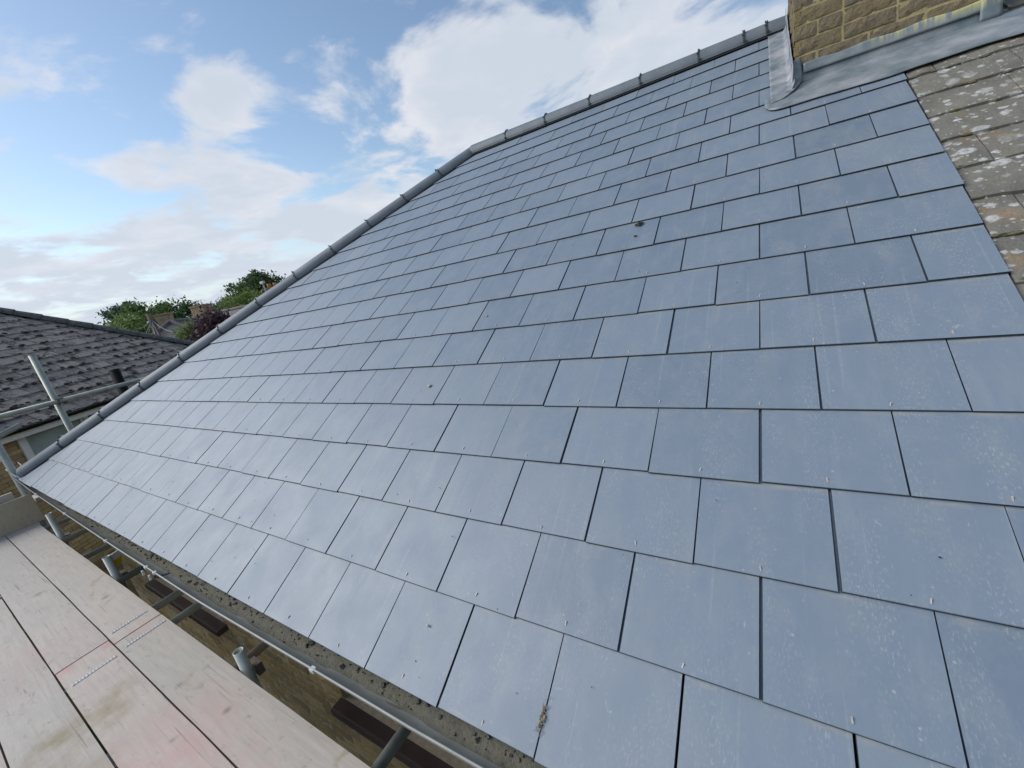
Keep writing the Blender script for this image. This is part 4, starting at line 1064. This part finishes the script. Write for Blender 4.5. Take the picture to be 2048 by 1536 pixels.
tree('round_tree', at(368, 603, 66), None, 2.3, 3.6, L_dark, 'round-topped dark tree left of the tall chimney', 9000, .20, 56, 0, 4, .34)
tree('distant_tree', at(432, 607, 120), None, 2.9, 2.9, L_blue, 'faint small tree on the skyline right of the tall chimney', 2500, .34, 22, 0, 5, .34)
tree('distant_tree', at(457, 611, 125), None, 2.6, 2.6, L_blue, 'faint low tree on the skyline left of the big dark tree', 2500, .34, 22, 0, 6, .34)
tree('tall_tree', at(515, 543, 48), None, 2.2, 3.0, L_dark, 'tall dark green tree, highest on the skyline', 14000, .16, 80, .25, 7, .32)
tree('round_tree', at(473, 567, 50), None, 1.9, 2.6, L_mid, 'rounded green tree tucked against the left of the tall dark tree', 7500, .17, 50, 0, 8, .34)
tree('light_tree', at(486, 588, 43), None, 2.0, 1.7, L_yel, 'light yellow-green tree below the tall dark tree', 7500, .13, 50, 0, 9, .34)
tree('purple_tree', at(437, 622, 17), None, 1.0, 1.5, L_pur, 'purple-leaved tree in front of the long distant roof', 9000, .075, 56, .1, 10, .34)
tree('leafy_shrub', at(376, 650, 18.5), None, .66, .9, L_yel, 'bright green feathery shrub left of the purple tree', 8000, .06, 50, .1, 11, .34)

# ------------------------------------------------------------------ small things lying on the slates
def lying(name, px, py, parts, mat, label, cat):
    d = RM.inverted().to_3x3() @ ray(px, py); c_ = RM.inverted() @ CAM; k = -c_.z / d.z; p = c_ + d * k
    prt = [lump(Vector((a, b, 0)), s, s * .8, s * .7, i * 5.3 + px, 8, 4) for i, (a, b, s) in enumerate(parts)]
    V, F = merge(prt); o = obj(name, mesh(name, V, F, mat, True), None, RM @ Matrix.Translation((p.x, p.y, .0015))); return tag(o, label, cat)
lying('moss_clump', 1278, 449, [(0, 0, .014), (-.014, -.004, .010), (.014, .004, .011), (.005, -.01, .009)], M_mossd, 'dark moss clump lying on the slates below the ridge', 'moss')
lying('moss_clump', 1270, 473, [(0, 0, .007), (.006, .002, .005)], M_mossd, 'smaller dark moss crumb just below the larger clump', 'moss')
M_peb = simple('pale_mortar_crumb', (0.42, 0.40, 0.35), 0.9, 0.1)
lying('mortar_crumb', 859, 772, [(0, 0, .011), (.006, .004, .007)], M_peb, 'pale mortar crumb on a slate in the middle of the roof', 'crumb')
lying('mortar_crumb', 856, 1251, [(0, 0, .005)], M_peb, 'tiny pale crumb on a slate near the gutter', 'crumb')
lying('mortar_crumb', 973, 632, [(0, 0, .006), (.004, .004, .004)], M_peb, 'pale speck of mortar higher up the slates', 'crumb')
# tuft of dry debris caught in a joint near the gutter
d = RM.inverted().to_3x3() @ ray(1086, 1432); c_ = RM.inverted() @ CAM; p0 = c_ + d * (-c_.z / d.z)
prt = [lump(Vector((rng.gauss(0, .004), rng.gauss(0, .014), 0)), .006, .006, .005, i * 2.2, 7, 3) for i in range(9)]
for i in range(46):
    a = Vector((rng.gauss(0, .004), rng.gauss(0, .020), .002)); b = a + Vector((rng.gauss(0, .005), rng.gauss(0, .009), rng.uniform(.001, .006))); prt.append(tube_geo(a, b, .0009, 5))
V, F = merge(prt); o = obj('debris_tuft', mesh('debris_tuft', V, F, simple('dry_debris', (0.25, 0.21, 0.15), 0.95, 0.05, 0, 0.5, 120)), None, RM @ Matrix.Translation((p0.x, p0.y, .001)) @ Matrix.Scale(.72, 4)); tag(o, 'tuft of dry grass and mortar caught in a slate joint near the gutter', 'debris')
prt = []
for i in range(85):
    u = rng.uniform(-5.2, .4); v = rng.uniform(0.02, 3.0) if rng.random() < .4 else rng.uniform(.02, .7); s = rng.uniform(.001, .0030)
    if u < hip_u(v) + .2: continue
    prt.append(lump(Vector((u, v, .0005)), s, s * .8, s * .6, i, 6, 2))
V, F = merge(prt); o = obj('roof_grit', mesh('roof_grit', V, F, simple('dark_grit', (0.06, 0.06, 0.055), 0.9, 0.1, 0, 0.6, 30)), roof, RM); o['kind'] = 'stuff'; o['label'] = 'scattered dark grit on the slates'
